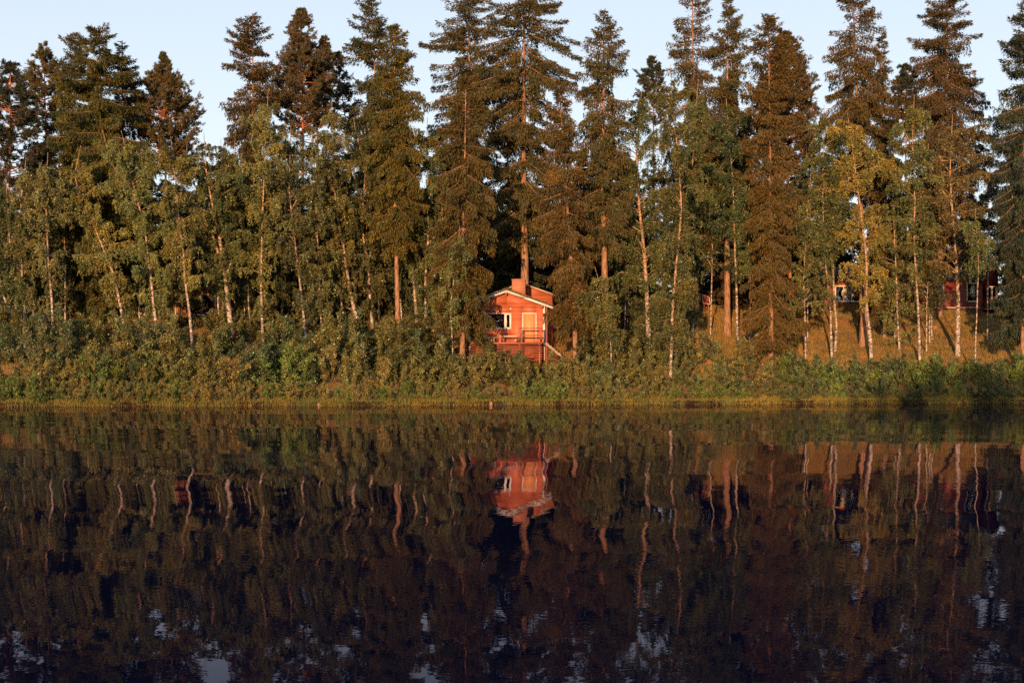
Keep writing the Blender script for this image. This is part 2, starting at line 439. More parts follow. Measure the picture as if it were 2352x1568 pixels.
def path_at(P, z):
    """point of the polyline P (rising in z) at height z"""
    return np.stack([np.interp(z, P[:, 2], P[:, 0]), np.interp(z, P[:, 2], P[:, 1]), z], -1)

def trunk_mesh(P, r0, r1, rng, sides=8, wob=0.03, n=24, flare=1.35):
    z = np.linspace(P[0, 2] - 0.4, P[-1, 2], n)
    Q = path_at(P, np.maximum(z, P[0, 2])); Q[:, 2] = z
    u = (z - z[0]) / (z[-1] - z[0])
    Q[:, :2] += np.cumsum(rng.normal(0, wob, (n, 2)), 0) * np.minimum(u, 1 - u)[:, None] * 1.2
    R = r0 + (r1 - r0) * u ** 0.9
    R[:3] *= np.array([flare, (1 + flare) / 2, 1.0])[:3]
    return tubes(Q, R, sides), Q

def spruce_mesh(rng, P, y2z, prof, zb, zt, dens=1.0, hang=1.0, show=(), size=1.0, gap=0.30, spread=1.0):
    """boughs with hanging sprays. P trunk polyline in local metres; prof(z) half width in metres"""
    H = zt - zb
    zz = []
    z = zb
    while z < zt - 0.12:
        zz.append(z + rng.normal(0, 0.07)); z += (0.37 + 0.16 * rng.random()) * (0.55 + 0.45 * min(1, (zt - z) / 5))
    zz = np.repeat(np.array(zz), 5)[: ]
    zz = zz + rng.normal(0, 0.10, len(zz))
    zz = np.clip(zz, zb, zt - 0.05)
    B = len(zz)
    az = rng.random(B) * 2 * math.pi
    Lb = prof(zz) * rng.uniform(0.62, 1.16, B) * (1 + 0.15 * (rng.random(B) < 0.06))
    # patches where boughs are missing
    keep = rng.random(B) > 0.16 + 0.14 * np.sin(zz * 1.1 + az * 2)
    zz, az, Lb = zz[keep], az[keep], Lb[keep]; B = len(zz)
    rel = np.clip((zt - zz) / max(H, 1), 0, 1)
    a = 0.75 - 1.15 * np.minimum(1, np.maximum(rel * 2.2, Lb * 0.22)) + rng.normal(0, 0.17, B)
    out = np.stack([np.cos(az), np.sin(az), 0 * az], -1)
    lat = np.stack([-np.sin(az), np.cos(az), 0 * az], -1)
    base = path_at(P, zz)
    def bough(s, k=slice(None)):
        r = Lb[k] * s
        dz = Lb[k] * (a[k] * s - 0.35 * s * s + 0.30 * s ** 3)
        return base[k] + out[k] * r[..., None] + np.stack([0 * dz, 0 * dz, dz], -1)
    S = np.linspace(0, 0.97, 5)
    BP = np.stack([bough(np.full(B, s)) for s in S], 1)
    BR = (0.012 + 0.014 * Lb)[:, None] * (1.05 - S)[None]
    wood = tubes(BP, BR, 3)
    cnt = ((52 * Lb + 30 * Lb ** 2) * dens * 1.45 * (0.55 + 0.75 * np.minimum(1, rel * 1.6)) * rng.uniform(.6, 1.3, B)).astype(int) + 10
    k = np.repeat(np.arange(B), cnt); M = len(k)
    s = 1 - rng.random(M) ** 1.15 * 0.93
    w = (0.30 * Lb[k] * (1.02 - s) + 0.10) * rng.uniform(-1, 1, M) * spread
    c = bough(s, k) + lat[k] * w[:, None] + out[k] * (-0.25 * np.abs(w))[:, None]
    hr = np.clip(0.22 + rel[k] * 2.2, 0.2, 1.0) * hang * rng.uniform(0.6, 1.3, B)[k]; hr = np.minimum(hr, 1.1)
    down = rng.random(M) ** 1.7 * 0.62 * hr * np.minimum(1, Lb[k])
    c[:, 2] -= down
    A = out[k] * rng.uniform(0.2, 1.0, M)[:, None] * (1.15 - hr)[:, None] + lat[k] * (np.sign(w) * rng.uniform(0, 0.8, M) * (1.1 - 0.7 * hr))[:, None]
    A[:, 2] += 0.35 * (1 - hr) - 0.95 * hr * rng.uniform(0.5, 1.1, M)
    A = norm(A + rng.normal(0, 0.25, (M, 3)))
    ln = rng.uniform(0.12, 0.34, M) * size
    wd = rng.uniform(0.018, 0.044, M) * size
    if len(show):
        tx = np.interp(c[:, 2], P[:, 2], P[:, 0]); ty = np.interp(c[:, 2], P[:, 2], P[:, 1])
        bad = np.zeros(M, bool)
        for z0, z1 in show:
            bad |= (c[:, 2] > z0) & (c[:, 2] < z1) & (np.abs(c[:, 0] - tx) < gap) & (c[:, 1] < ty)
        bad &= rng.random(M) < 0.93
        g = ~bad; c, A, ln, wd = c[g], A[g], ln[g], wd[g]; M = len(c)
    # leader
    m = 24
    lz = zt - rng.random(m) * 0.7
    lc = path_at(P, lz); la = norm(np.stack([rng.normal(0, .6, m), rng.normal(0, .6, m), np.full(m, 0.9)], -1))
    c = np.concatenate([c, lc]); A = np.concatenate([A, la]); ln = np.concatenate([ln, np.full(m, 0.2)]); wd = np.concatenate([wd, np.full(m, 0.025)])
    Sd = perp(A, rng) * wd[:, None]
    V, F = blades(c, A * ln[:, None], Sd, 0.4)
    bb = np.concatenate([np.clip(rng.normal(0.45, 0.25, B), 0, 1)[k], np.full(24, .5)]) if not len(show) else 0.45
    return (V, F), wood, np.clip(0.5 * bb + 0.5 * rng.normal(0.45, 0.28, len(c)), 0, 1)

def pine_mesh(rng, P, prof, zb, zt, dens=1.0, up=0.5):
    nb = int((zt - zb) * 13 * dens) + 8
    zz = zb + (zt - zb) * rng.random(nb) ** 0.75
    az = rng.random(nb) * 2 * math.pi
    Lb = prof(zz) * rng.uniform(0.55, 1.15, nb)
    out = np.stack([np.cos(az), np.sin(az), 0 * az], -1)
    base = path_at(P, zz)
    S = np.linspace(0, 1, 6)
    BP = []
    e = rng.uniform(-0.15, 0.55, nb) * up; Lb = np.minimum(Lb, 0.18 + (zt - zz) * 0.42 + 0.5 * (rng.random(nb) < .12))
    for s in S:
        q = base + out * (Lb * s)[:, None] + rng.normal(0, 0.05, (nb, 3)) * s * Lb[:, None]
        q[:, 2] += Lb * (e * s + 0.45 * up * s * s * s)
        BP.append(q)
    BP = np.stack(BP, 1)
    BR = (0.012 + 0.02 * Lb)[:, None] * (1.08 - S)[None]
    wood = [tubes(BP, BR, 3)]
    # twigs carrying tufts
    nt_ = (5 + Lb * 7).astype(int)
    k = np.repeat(np.arange(nb), nt_); M = len(k)
    s = 0.35 + 0.65 * rng.random(M) ** 0.7
    i = np.minimum((s * 5).astype(int), 4); f = s * 5 - i
    st = BP[k, i] * (1 - f)[:, None] + BP[k, i + 1] * f[:, None]
    d = norm(out[k] * 0.6 + rng.normal(0, 0.6, (M, 3)) + np.array([0, 0, 0.55 * up * 2]))
    tl = rng.uniform(0.15, 0.5, M) * np.minimum(1, Lb[k])
    en = st + d * tl[:, None]
    wood.append(tubes(np.stack([st, en], 1), np.tile(np.array([0.012, 0.006]), (M, 1)), 3))
    n = 26
    kk = np.repeat(np.arange(M), n); MM = len(kk)
    u = 1 - rng.random(MM) * 0.75
    c = st[kk] + (en - st)[kk] * u[:, None] + rng.normal(0, 0.035, (MM, 3))
    A = norm(d[kk] * 0.9 + rng.normal(0, 0.55, (MM, 3)) + np.array([0, 0, 0.25]))
    ln = rng.uniform(0.10, 0.22, MM); wd = rng.uniform(0.014, 0.032, MM)
    V, F = blades(c, A * ln[:, None], perp(A, rng) * wd[:, None], 0.45)
    return (V, F), join(wood), np.clip(rng.normal(0.45, 0.2, MM), 0, 1)

def birch_mesh(rng, P, prof, zb, zt, n_leaf=26000, weep=0.6, leaf=1.0, show=True, lift=1.0):
    nb = int((zt - zb) * 7.5)
    zz = zb - 0.6 + (zt - zb) * (rng.random(nb)) * 0.97
    az = rng.random(nb) * 2 * math.pi
    Lb = np.maximum(prof(np.clip(zz + 0.8, zb, zt)), 0.25) * rng.uniform(0.45, 1.25, nb) * (0.85 + 0.35 * np.sin(zz * 1.7 + az * 1.5 + rng.random() * 6))
    out = np.stack([np.cos(az), np.sin(az), 0 * az], -1)
    base = path_at(P, np.clip(zz, P[0, 2], zt - 0.1))
    S = np.linspace(0, 1, 6)
    BP = []
    el = rng.uniform(0.45, 1.15, nb) * lift
    w1 = rng.normal(0, 0.12, (nb, 3))
    for s in S:
        q = base + out * (Lb * s)[:, None] + w1 * (Lb * math.sin(s * 3.1))[:, None]
        q[:, 2] += Lb * (el * s - (0.35 + 0.35 * weep) * s * s)
        BP.append(q)
    BP = np.stack(BP, 1)
    top = zt - 0.02
    BP[..., 2] = np.minimum(BP[..., 2], top + 0.1 * rng.random(BP.shape[:2]))
    BR = (0.008 + 0.012 * Lb)[:, None] * (1.06 - S)[None]
    wood = tubes(BP, BR, 3)
    # strands
    ns = np.maximum((Lb * 11).astype(int), 5)
    k = np.repeat(np.arange(nb), ns); M = len(k)
    s = 0.15 + 0.85 * rng.random(M) ** 0.75
    i = np.minimum((s * 5).astype(int), 4); f = s * 5 - i
    st = BP[k, i] * (1 - f)[:, None] + BP[k, i + 1] * f[:, None]
    side = norm(rng.normal(size=(M, 3)) * np.array([1, 1, 0.55])) * rng.uniform(0.05, 0.42, M)[:, None]
    hangl = rng.uniform(0.15, 0.75, M) * (0.35 + weep)
    per = max(6, int(1.8 * n_leaf / M))
    kk = np.repeat(np.arange(M), per); MM = len(kk)
    u = rng.random(MM)
    c = st[kk] + side[kk] * np.sqrt(u)[:, None]
    c[:, 2] -= hangl[kk] * u * u * 1.1
    c += rng.normal(0, 0.038, (MM, 3))
    A = norm(rng.normal(size=(MM, 3)) * np.array([1, 1, 0.7]) + np.array([0, 0, -0.45]))
    ln = rng.uniform(0.065, 0.120, MM) * leaf; wd = ln * rng.uniform(0.30, 0.42, MM)
    if show:
        tx = np.interp(c[:, 2], P[:, 2], P[:, 0]); ty = np.interp(c[:, 2], P[:, 2], P[:, 1])
        bad = (np.abs(c[:, 0] - tx) < 0.2) & (c[:, 1] < ty) & (rng.random(MM) < 0.6) & (c[:, 2] < zb + (zt - zb) * 0.72)
        g = ~bad; c, A, ln, wd = c[g], A[g], ln[g], wd[g]
    V, F = blades(c, A * ln[:, None], perp(A, rng) * wd[:, None], 0.5)
    br = np.repeat(rng.random(nb), 1)[k][kk]
    r = np.clip(0.25 * br + 0.30 * rng.random(M)[kk] + 0.45 * rng.random(MM), 0, 1)
    if show: r = r[g]
    return (V, F), wood, r

def local_path(pts, D, lean_y=0.0):
    """pts in picture units, base first -> local metres, base at origin"""
    Q = np.array([W(x, y, D) for x, y in pts])
    b = Q[0].copy()
    g = float(gz(b[0], D))
    Q = Q - np.array([b[0], D, g])
    if Q[0, 2] > 0.02:      # visible foot stands clear of the ground: extend down to it
        Q = np.vstack([[Q[0, 0], 0, 0], Q])
    Q[0, 2] = min(Q[0, 2], 0)
    for i in range(1, len(Q)):
        Q[i, 2] = max(Q[i, 2], Q[i - 1, 2] + 0.05)
    return Q, (b[0], D, g)

SEED = [100]
def rngen():
    SEED[0] += 1
    return np.random.default_rng(SEED[0])

def yz(y, D, g):
    return CAM_H + (HY - y) * D / FU - g

def spruce(apex, base, prof, label, color, D=None, cb=None, r0=0.2, dens=1.0, hang=1.0, show=(), size=1.0, name='spruce_tree', cat='spruce', group=None, gap=0.3, spread=1.0):
    rng = rngen()
    if D is None: D = hit(*base)
    P, loc = local_path([base, apex], D)
    g = loc[2]
    zt = P[-1, 2]
    zb = yz(cb if cb else base[1] - 40, D, g)
    m = D / FU
    ys = [HY - ((z + g) - CAM_H) / m for z in (0,)]
    def pf(z):
        y = HY - (z + g - CAM_H) / m
        return interp_prof(prof, y) * m * 1.12
    root = empty(name, loc, label, cat, group)
    (tr, Q) = trunk_mesh(P, r0, 0.02, rng)
    sh = [(yz(b, D, g), yz(a, D, g)) for a, b in show]
    leaf, wood, rnd = spruce_mesh(rng, Q, None, pf, max(zb, 0.3), zt, dens * 1.1, hang, sh, size, gap, spread)
    build('trunk', *join([tr, wood]), M_BARK, root, smooth=True)
    build('crown', *leaf, M_SPRUCE, root, rnd=rnd, color=color)
    return root

def pine(path, prof, label, color, D=None, cb=None, r0=0.16, dens=1.0, up=0.5, group=None):
    rng = rngen()
    if D is None: D = hit(*path[0])
    P, loc = local_path(path, D)
    g = loc[2]; m = D / FU
    zt = P[-1, 2]; zb = yz(cb, D, g)
    pf = lambda z: interp_prof(prof, HY - (z + g - CAM_H) / m) * m * 1.15
    root = empty('pine_tree', loc, label, 'pine', group)
    (tr, Q) = trunk_mesh(P, r0, 0.02, rng)
    leaf, wood, rnd = pine_mesh(rng, Q, pf, zb, zt, dens, up)
    build('trunk', *join([tr, wood]), M_PBARK, root, smooth=True)
    build('crown', *leaf, M_PINE, root, rnd=rnd, color=color)
    return root

def birch(path, prof, label, color, D=None, cb=None, r0=0.085, leaves=26000, weep=0.6, extra=(), show=True, leaf=1.0, group=None, lift=1.0):
    rng = rngen()
    if D is None: D = hit(*path[0])
    if path[0][0] < 1020 and prof[-1][1] > 18: prof = list(prof) + [(cb + 40, 26), (cb + 90, 16)]; cb = cb + 60
    P, loc = local_path(path, D)
    g = loc[2]; m = D / FU
    zt = P[-1, 2]; zb = yz(cb, D, g)
    pf = lambda z: interp_prof(prof, HY - (z + g - CAM_H) / m) * m * 1.15
    root = empty('birch_tree', loc, label, 'birch', group)
    (tr, Q) = trunk_mesh(P, r0 * 1.25, 0.014, rng, wob=0.012, n=30, flare=1.15)
    parts = [tr]
    for e in extra:
        E = np.array([W(x, y, D) for x, y in e]) - np.array(loc)
        E[:, 1] += np.linspace(0, 0.3, len(E))
        parts.append(tubes(E, np.linspace(r0 * 0.6, 0.015, len(E)), 6))
    leafm, wood, rnd = birch_mesh(rng, Q, pf, zb, zt, leaves, weep, leaf, show, lift)
    build('trunk', *join(parts + [wood]), M_BIRCHBARK, root, smooth=True)
    k = rng.uniform(0.72, 1.28); h_ = rng.uniform(-.10, .10)
    color = (color[0] * k * (1 + h_), color[1] * k * (1 - h_ * .3), color[2] * k * (1 - h_))
    build('crown', *leafm, M_BIRCH, root, rnd=rnd, color=color)
    return root

# colours of the crowns (base colours)
OL = (0.088, 0.088, 0.028)    # olive spruce
BR = (0.092, 0.080, 0.031)    # brownish spruce
DK = (0.066, 0.070, 0.030)    # dark spruce
RB = (0.094, 0.072, 0.029)    # russet spruce
BL = (0.042, 0.056, 0.040)    # bluish dark, the shade over the wood's two ends put into the colour
PN = (0.105, 0.095, 0.045)    # pine
B1 = (0.112, 0.116, 0.042)    # birch
B2 = (0.086, 0.096, 0.038)    # darker birch
B3 = (0.180, 0.165, 0.048)    # yellow birch
B4 = (0.105, 0.085, 0.038)    # brown birch
B5 = (0.098, 0.108, 0.050)    # grey green birch

# --- conifers of the skyline
pine([(20, 770), (24, 148)], [(140, 10), (230, 52), (330, 62), (430, 55), (520, 30)], 'dark blue-green pine at the left end of the wood, its trunk showing orange below', BL, D=104, cb=470, dens=1.3)
pine([(112, 770), (103, 260), (100, 100)], [(98, 5), (150, 24), (200, 44), (300, 46), (330, 60), (400, 40)], 'slender open pine with one pointed top between the bluish pine and the broad spruces', PN, D=112, cb=330, dens=1.2)
spruce((172, 78), (176, 770), [(78, 5), (120, 30), (200, 50), (320, 66), (520, 70), (700, 60)], 'narrow spruce rising just left of the broad bushy spruce', OL, D=108, dens=1.5)
spruce((228, 68), (238, 770), [(68, 6), (90, 38), (150, 62), (230, 84), (330, 100), (480, 90), (700, 70)], 'broad bushy olive spruce, the highest on the left with a blunt top', OL, D=102, r0=0.25, dens=1.9)
spruce((280, 95), (284, 770), [(95, 3), (140, 24), (220, 44), (330, 46), (500, 50), (700, 40)], 'small pointed spruce top against the right flank of the broad bushy spruce', DK, D=105)
pine([(385, 770), (378, 300), (375, 126)], [(124, 3), (160, 12), (200, 34), (240, 58), (290, 80), (340, 74), (420, 60)], 'bristly pine with several spiky tops standing alone beside the open sky', PN, D=106, cb=420, dens=1.9, up=0.8)
spruce((580, 34), (586, 775), [(34, 5), (60, 30), (100, 48), (160, 58), (240, 60), (330, 62), (500, 60), (700, 55)], 'dark round-topped spruce to the right of the open gap of sky', (0.085, 0.062, 0.026), D=105, dens=1.05, show=[(130, 150), (190, 215)])
pine([(692, 770), (694, 300), (692, 24)], [(22, 4), (45, 20), (130, 32), (150, 50), (220, 74), (262, 70), (340, 50)], 'pine with a dense cone top above bare orange trunk and open limbs', (0.105, 0.090, 0.050), D=108, cb=340, dens=1.7, up=0.55, r0=0.2)
pine([(742, 770), (728, 300), (746, 86)], [(84, 3), (130, 16), (200, 28), (300, 26)], 'thin spiky pine leaning just right of the cone-topped pine', (0.105, 0.090, 0.050), D=110, cb=300, dens=1.5, up=0.7)
pine([(800, 770), (800, 330), (772, 122)], [(120, 4), (180, 20), (260, 34), (330, 40), (400, 30)], 'sparse thin pine whose purple-brown limbs show against the sky', (0.09, 0.078, 0.05), D=116, cb=330, dens=0.9, up=0.6)
spruce((853, -2), (897, 757), [(-2, 4), (30, 28), (90, 50), (130, 58), (200, 54), (300, 70), (450, 60), (560, 40)], 'dark tiered spruce with upturned bough tips rising behind the olive spruce', DK, D=107, cb=600, show=[(132, 148)], dens=1.2, r0=0.2)
spruce((905, 58), (914, 760), [(58, 4), (100, 34), (200, 60), (300, 72), (420, 66), (540, 40)], 'full olive-green spruce standing in front of the dark tiered spruce', (0.10, 0.088, 0.022), D=101, cb=560, dens=1.1, r0=0.2)
spruce((1076, -42), (1082, 775), [(-42, 4), (0, 40), (60, 72), (120, 88), (200, 92), (330, 90), (480, 70), (700, 60)], 'tall open spruce with bare orange trunk showing above the narrow front spruce', BR, D=107, show=[(85, 165)], dens=0.85, r0=0.26, gap=0.35)
spruce((1070, 168), (1062, 806), [(168, 3), (230, 34), (330, 66), (430, 72), (540, 76), (640, 72), (760, 58)], 'narrow dense spruce whose low boughs hang across the cabin window', (0.088, 0.070, 0.022), D=93.6, cb=740, show=[(215, 365), (480, 545), (690, 800)], dens=1.15, r0=0.2, gap=0.2)
spruce((1204, -40), (1206, 745), [(-40, 20), (10, 78), (80, 104), (160, 112), (260, 100), (360, 84), (470, 80), (560, 50)], 'broadest tall spruce directly behind the cabin, thick orange trunk above the chimney', BR, D=104, cb=560, show=[(85, 290), (340, 360), (515, 660)], dens=0.95, r0=0.36, gap=0.42)
spruce((1284, 183), (1322, 800), [(183, 3), (240, 26), (330, 44), (450, 60), (560, 60), (680, 54), (775, 48)], 'dense russet spruce with heavy drooping tiers close to the cabin door', (0.095, 0.068, 0.024), D=94.5, cb=745, dens=1.25, r0=0.2)
spruce((1386, 27), (1391, 815), [(27, 3), (60, 24), (120, 44), (180, 72), (235, 62), (330, 56), (430, 60), (600, 40)], 'spruce with a clear spire and a thick trunk standing free of the cabin', BR, D=97, cb=560, show=[(225, 260), (490, 520), (560, 812)], dens=1.0, r0=0.30, gap=0.3)
pine([(1505, 770), (1500, 134)], [(132, 4), (170, 22), (230, 34), (300, 30)], 'thin airy young pine in the dip of the skyline behind the weeping birches', BL, D=114, cb=300, dens=1.0, up=0.6)
spruce((1590, -40), (1600, 770), [(-40, 10), (0, 30), (60, 46), (110, 52), (200, 58), (300, 66), (440, 60), (560, 30)], 'ragged spruce with hanging curtains and a reddish trunk behind the round-topped birch', RB, D=106, cb=560, show=[(10, 120)], dens=0.75, r0=0.24)
spruce((1672, -6), (1670, 771), [(-6, 3), (40, 26), (90, 44), (140, 56), (240, 66), (350, 60), (480, 34), (600, 14)], 'spruce over a long clean brown trunk beside the framed board', BR, D=None, cb=500, show=[(88, 105), (150, 165), (460, 770)], dens=1.0, r0=0.27)
spruce((1765, 40), (1771, 846), [(40, 14), (80, 38), (160, 56), (300, 58), (430, 56), (560, 52), (660, 62), (770, 76)], 'long narrow green-brown spruce nearest the water, with drooping skirt and pale foot', (0.105, 0.075, 0.024), D=None, cb=775, show=[(105, 180), (235, 420), (640, 660), (705, 845)], dens=1.2, r0=0.22, gap=0.2)
pine([(1818, 770), (1806, 74)], [(72, 22), (120, 40), (200, 52), (300, 66), (400, 60)], 'broad dark pine bulging out behind the long narrow spruce', (0.10, 0.080, 0.040), D=107, cb=420, dens=2.1, up=0.55)
spruce((1957, -30), (1984, 740), [(-30, 22), (30, 48), (80, 54), (150, 62), (220, 78), (330, 62), (430, 34)], 'tall ragged spruce with a split orange trunk showing near its top', RB, D=104, cb=430, show=[(8, 105), (190, 215), (460, 740)], dens=0.95, r0=0.30, gap=0.28)
spruce((2026, 74), (2030, 760), [(74, 3), (120, 16), (200, 32), (300, 44), (450, 50), (700, 50)], 'slim pointed spruce shoulder to shoulder with the split-trunk spruce', RB, D=106, dens=1.1)
pine([(2084, 770), (2082, 150)], [(148, 20), (200, 44), (260, 40), (300, 26)], 'dark crooked pine with bare limbs seen through the gap in the skyline', BL, D=115, cb=290, dens=1.2, up=0.4)
spruce((2176, -40), (2156, 727), [(-40, 12), (10, 44), (60, 62), (120, 78), (180, 86), (250, 92), (330, 80), (480, 50), (620, 20)], 'tall tiered spruce with flared foot on the grass before the long house', (0.085, 0.062, 0.028), D=None, cb=520, show=[(60, 100), (160, 185), (500, 727)], dens=0.9, r0=0.27, gap=0.22)
spruce((2356, 0), (2350, 790), [(0, 6), (60, 30), (110, 42), (125, 64), (200, 72), (400, 66), (700, 60)], 'bluish spruce cut off at the right end of the wood', BL, D=99, dens=1.1)

# --- birches, left to right
birch([(46, 770), (22, 718), (4, 667), (-18, 560), (-30, 400)], [(395, 10), (450, 40), (560, 52), (650, 40)], 'birch with a bowed foot leaning out of the picture at the far left', B2, cb=650, leaves=18000)
birch([(43, 765), (35, 691), (27, 642), (20, 520), (14, 410)], [(405, 10), (460, 36), (560, 44), (640, 34)], 'slim birch with a dark upright stem above the bowed foot', B2, cb=620, leaves=18000)
birch([(61, 762), (52, 657), (50, 581), (48, 470), (60, 362)], [(360, 8), (420, 40), (520, 46), (640, 38)], 'straight thin birch second from the far left group of three stems', B5, cb=640, leaves=20000)
birch([(122, 775), (119, 691), (114, 642), (108, 581), (104, 450), (110, 350)], [(345, 10), (400, 44), (520, 50), (650, 40)], 'birch with a freckled straight stem left of the strongly bent birch', B5, cb=660, leaves=24000)
birch([(289, 770), (277, 703), (262, 630), (232, 554), (213, 508), (186, 468), (172, 400), (186, 334)], [(332, 12), (380, 42), (460, 54), (560, 50), (640, 44)], 'white birch bending strongly to the left, its pale stem bare down to the bushes', B1, cb=640, leaves=28000, r0=0.1)
birch([(251, 748), (244, 654), (232, 590), (198, 539), (178, 470)], [(465, 10), (510, 40), (600, 46), (660, 30)], 'thin dim birch crossing behind the strongly bent birch', B2, cb=650, leaves=16000, r0=0.07)
birch([(365, 792), (355, 718), (350, 666), (343, 606), (335, 529), (317, 462), (297, 390), (286, 329), (278, 300)], [(298, 14), (340, 50), (440, 58), (560, 54), (650, 44)], 'tall birch leaning left with a bright white foot in the bushes', B1, cb=640, leaves=30000, r0=0.1)
birch([(444, 820), (438, 752), (434, 709), (424, 633), (422, 581), (414, 535), (406, 450), (392, 312)], [(310, 14), (350, 48), (450, 56), (560, 50), (640, 40)], 'wavy birch in front of the small half-hidden red hut', B1, cb=600, leaves=28000, r0=0.09, extra=[[(422, 560), (404, 500), (400, 430)]])
birch([(532, 800), (530, 752), (524, 697), (518, 642), (512, 590), (500, 520), (487, 466), (474, 400), (468, 304)], [(300, 18), (345, 60), (430, 70), (530, 60), (610, 40)], 'thickest pale birch on the left, forked high, beside the hut window', B1, cb=600, leaves=32000, r0=0.17, extra=[[(508, 600), (481, 520), (457, 466), (440, 400)], [(517, 640), (530, 600), (536, 590)]])
birch([(504, 788), (500, 654), (510, 560), (530, 440), (540, 318)], [(315, 10), (360, 44), (450, 50), (560, 44)], 'thin straight birch stem right in front of the hut window frame', B2, cb=590, leaves=22000, r0=0.07)
birch([(604, 790), (600, 650), (606, 450), (616, 204)], [(200, 12), (250, 48), (350, 60), (480, 60), (600, 50)], 'high birch crown in front of the dark round-topped spruce', B1, D=97, cb=640, leaves=36000)
birch([(704, 795), (695, 697), (686, 624), (676, 545), (664, 440), (668, 290)], [(286, 14), (330, 50), (440, 60), (560, 56), (650, 44)], 'grey-green birch below the cone-topped pine with a thin brown stem', B5, cb=660, leaves=32000, r0=0.08)
birch([(740, 780), (733, 620), (727, 500), (722, 380), (716, 300)], [(298, 8), (360, 36), (460, 44), (600, 44)], 'short inconspicuous birch between the grey-green one and the white S-shaped one', B2, D=98.5, cb=640, leaves=18000, r0=0.06)
birch([(831, 772), (821, 734), (810, 697), (801, 648), (795, 612), (788, 560), (777, 511), (772, 475), (768, 427), (762, 366), (763, 314), (762, 226)], [(222, 12), (270, 46), (370, 56), (480, 50), (600, 36)], 'long white birch sweeping in an S from the bushes up to a fork', B1, cb=600, leaves=28000, r0=0.12, extra=[[(764, 420), (745, 385), (728, 350), (722, 320)], [(763, 345), (775, 322), (782, 300)]])
birch([(856, 755), (853, 718), (847, 642), (847, 606), (834, 551), (832, 480), (838, 399), (829, 350), (817, 305), (812, 270)], [(268, 10), (320, 40), (420, 50), (520, 46), (640, 40)], 'kinked orange-white birch just left of the paired brown trunks', B2, cb=640, leaves=26000, r0=0.11, extra=[[(848, 590), (862, 560), (890, 548)], [(846, 625), (826, 600), (818, 590)]])
birch([(958, 745), (954, 691), (950, 630), (942, 545), (931, 427), (920, 335), (911, 274), (896, 213), (890, 186)], [(184, 10), (240, 44), (330, 54), (430, 50), (560, 50), (660, 40)], 'tall slanting birch with its white stem crossing the olive spruce', B2, cb=640, leaves=32000, r0=0.1)
birch([(979, 752), (976, 672), (979, 612), (984, 536), (984, 460), (980, 335), (982, 270)], [(268, 10), (320, 40), (430, 50), (560, 50), (660, 44)], 'straight upright birch nearest the left of the narrow front spruce', B2, cb=650, leaves=28000, r0=0.1, extra=[[(984, 560), (1000, 540), (1014, 528)]])
birch([(1040, 800), (1035, 700), (1050, 600), (1056, 520)], [(515, 8), (560, 34), (650, 46), (740, 30)], 'small leafy birch sapling growing up through the foot of the narrow front spruce', B2, D=92, cb=730, leaves=12000, r0=0.05)
birch([(1491, 815), (1489, 748), (1484, 640), (1477, 545), (1468, 468), (1462, 350), (1474, 204)], [(200, 16), (250, 60), (350, 84), (480, 96), (620, 96), (740, 80), (800, 50)], 'largest weeping birch right of the cabin, leaves hanging nearly to its pale foot', B1, cb=790, leaves=60000, weep=1.1, r0=0.16)
birch([(1404, 800), (1396, 720), (1380, 660), (1366, 612)], [(608, 10), (640, 40), (700, 50), (790, 36)], 'low leafy young birch in front of the thick trunk near the cabin', B1, D=92.5, cb=780, leaves=12000, weep=0.9, r0=0.05, show=False)
birch([(1540, 850), (1545, 700), (1565, 480), (1558, 352), (1548, 292), (1540, 148)], [(144, 10), (200, 40), (320, 60), (440, 60), (600, 56), (720, 50), (800, 34)], 'high drooping birch with a pale forked top in the middle of the weeping group', B1, D=93, cb=790, leaves=42000, weep=1.0, r0=0.1, extra=[[(1562, 320), (1572, 305), (1584, 290)]])
birch([(1591, 777), (1591, 697), (1584, 621), (1580, 520), (1590, 380), (1604, 182)], [(178, 14), (230, 50), (330, 70), (450, 64), (560, 48), (620, 24)], 'round-topped green birch over a clean white stem left of the framed board', B2, cb=620, leaves=36000, weep=0.8, r0=0.09)
birch([(1694, 797), (1692, 672), (1689, 581), (1684, 430), (1668, 226)], [(222, 14), (280, 50), (380, 60), (480, 54), (570, 30)], 'thin white birch beside the long clean brown trunk', (0.075, 0.10, 0.045), cb=580, leaves=30000, weep=0.6, r0=0.085)
birch([(1911, 832), (1909, 770), (1908, 712), (1896, 600), (1890, 450), (1893, 242)], [(240, 12), (300, 44), (400, 56), (500, 56), (580, 40), (620, 20)], 'left stem of the close pair of white birches on the slope', B1, cb=600, leaves=28000, weep=0.8, r0=0.075)
birch([(1918, 806), (1922, 750), (1917, 700), (1914, 600), (1904, 480), (1900, 360)], [(356, 8), (420, 36), (520, 46), (620, 46), (680, 30)], 'right stem of the close pair of white birches, a little shorter', B2, cb=600, leaves=11000, weep=0.7, r0=0.085)
birch([(2002, 838), (1999, 779), (1990, 703), (1990, 596), (1982, 526), (1974, 460), (1969, 427), (1959, 350), (1946, 258)], [(256, 16), (290, 44), (340, 62), (430, 66), (540, 64), (640, 50), (690, 24)], 'yellow-green birch, the brightest crown on the right, on a white curving stem', B3, cb=680, leaves=32000, r0=0.12)
birch([(2066, 808), (2061, 718), (2060, 655), (2055, 560), (2050, 430)], [(426, 10), (480, 40), (580, 46), (700, 50), (780, 34)], 'low leafy birch in front of the cream windows of the long house', B2, cb=770, leaves=12000, r0=0.07)
birch([(2113, 842), (2111, 764), (2108, 703), (2102, 597), (2099, 520), (2102, 475), (2099, 396), (2096, 320), (2100, 218)], [(214, 10), (270, 44), (380, 54), (480, 54), (580, 44), (620, 20)], 'very straight slender birch right of the cream windows', B2, cb=620, leaves=32000, r0=0.085)
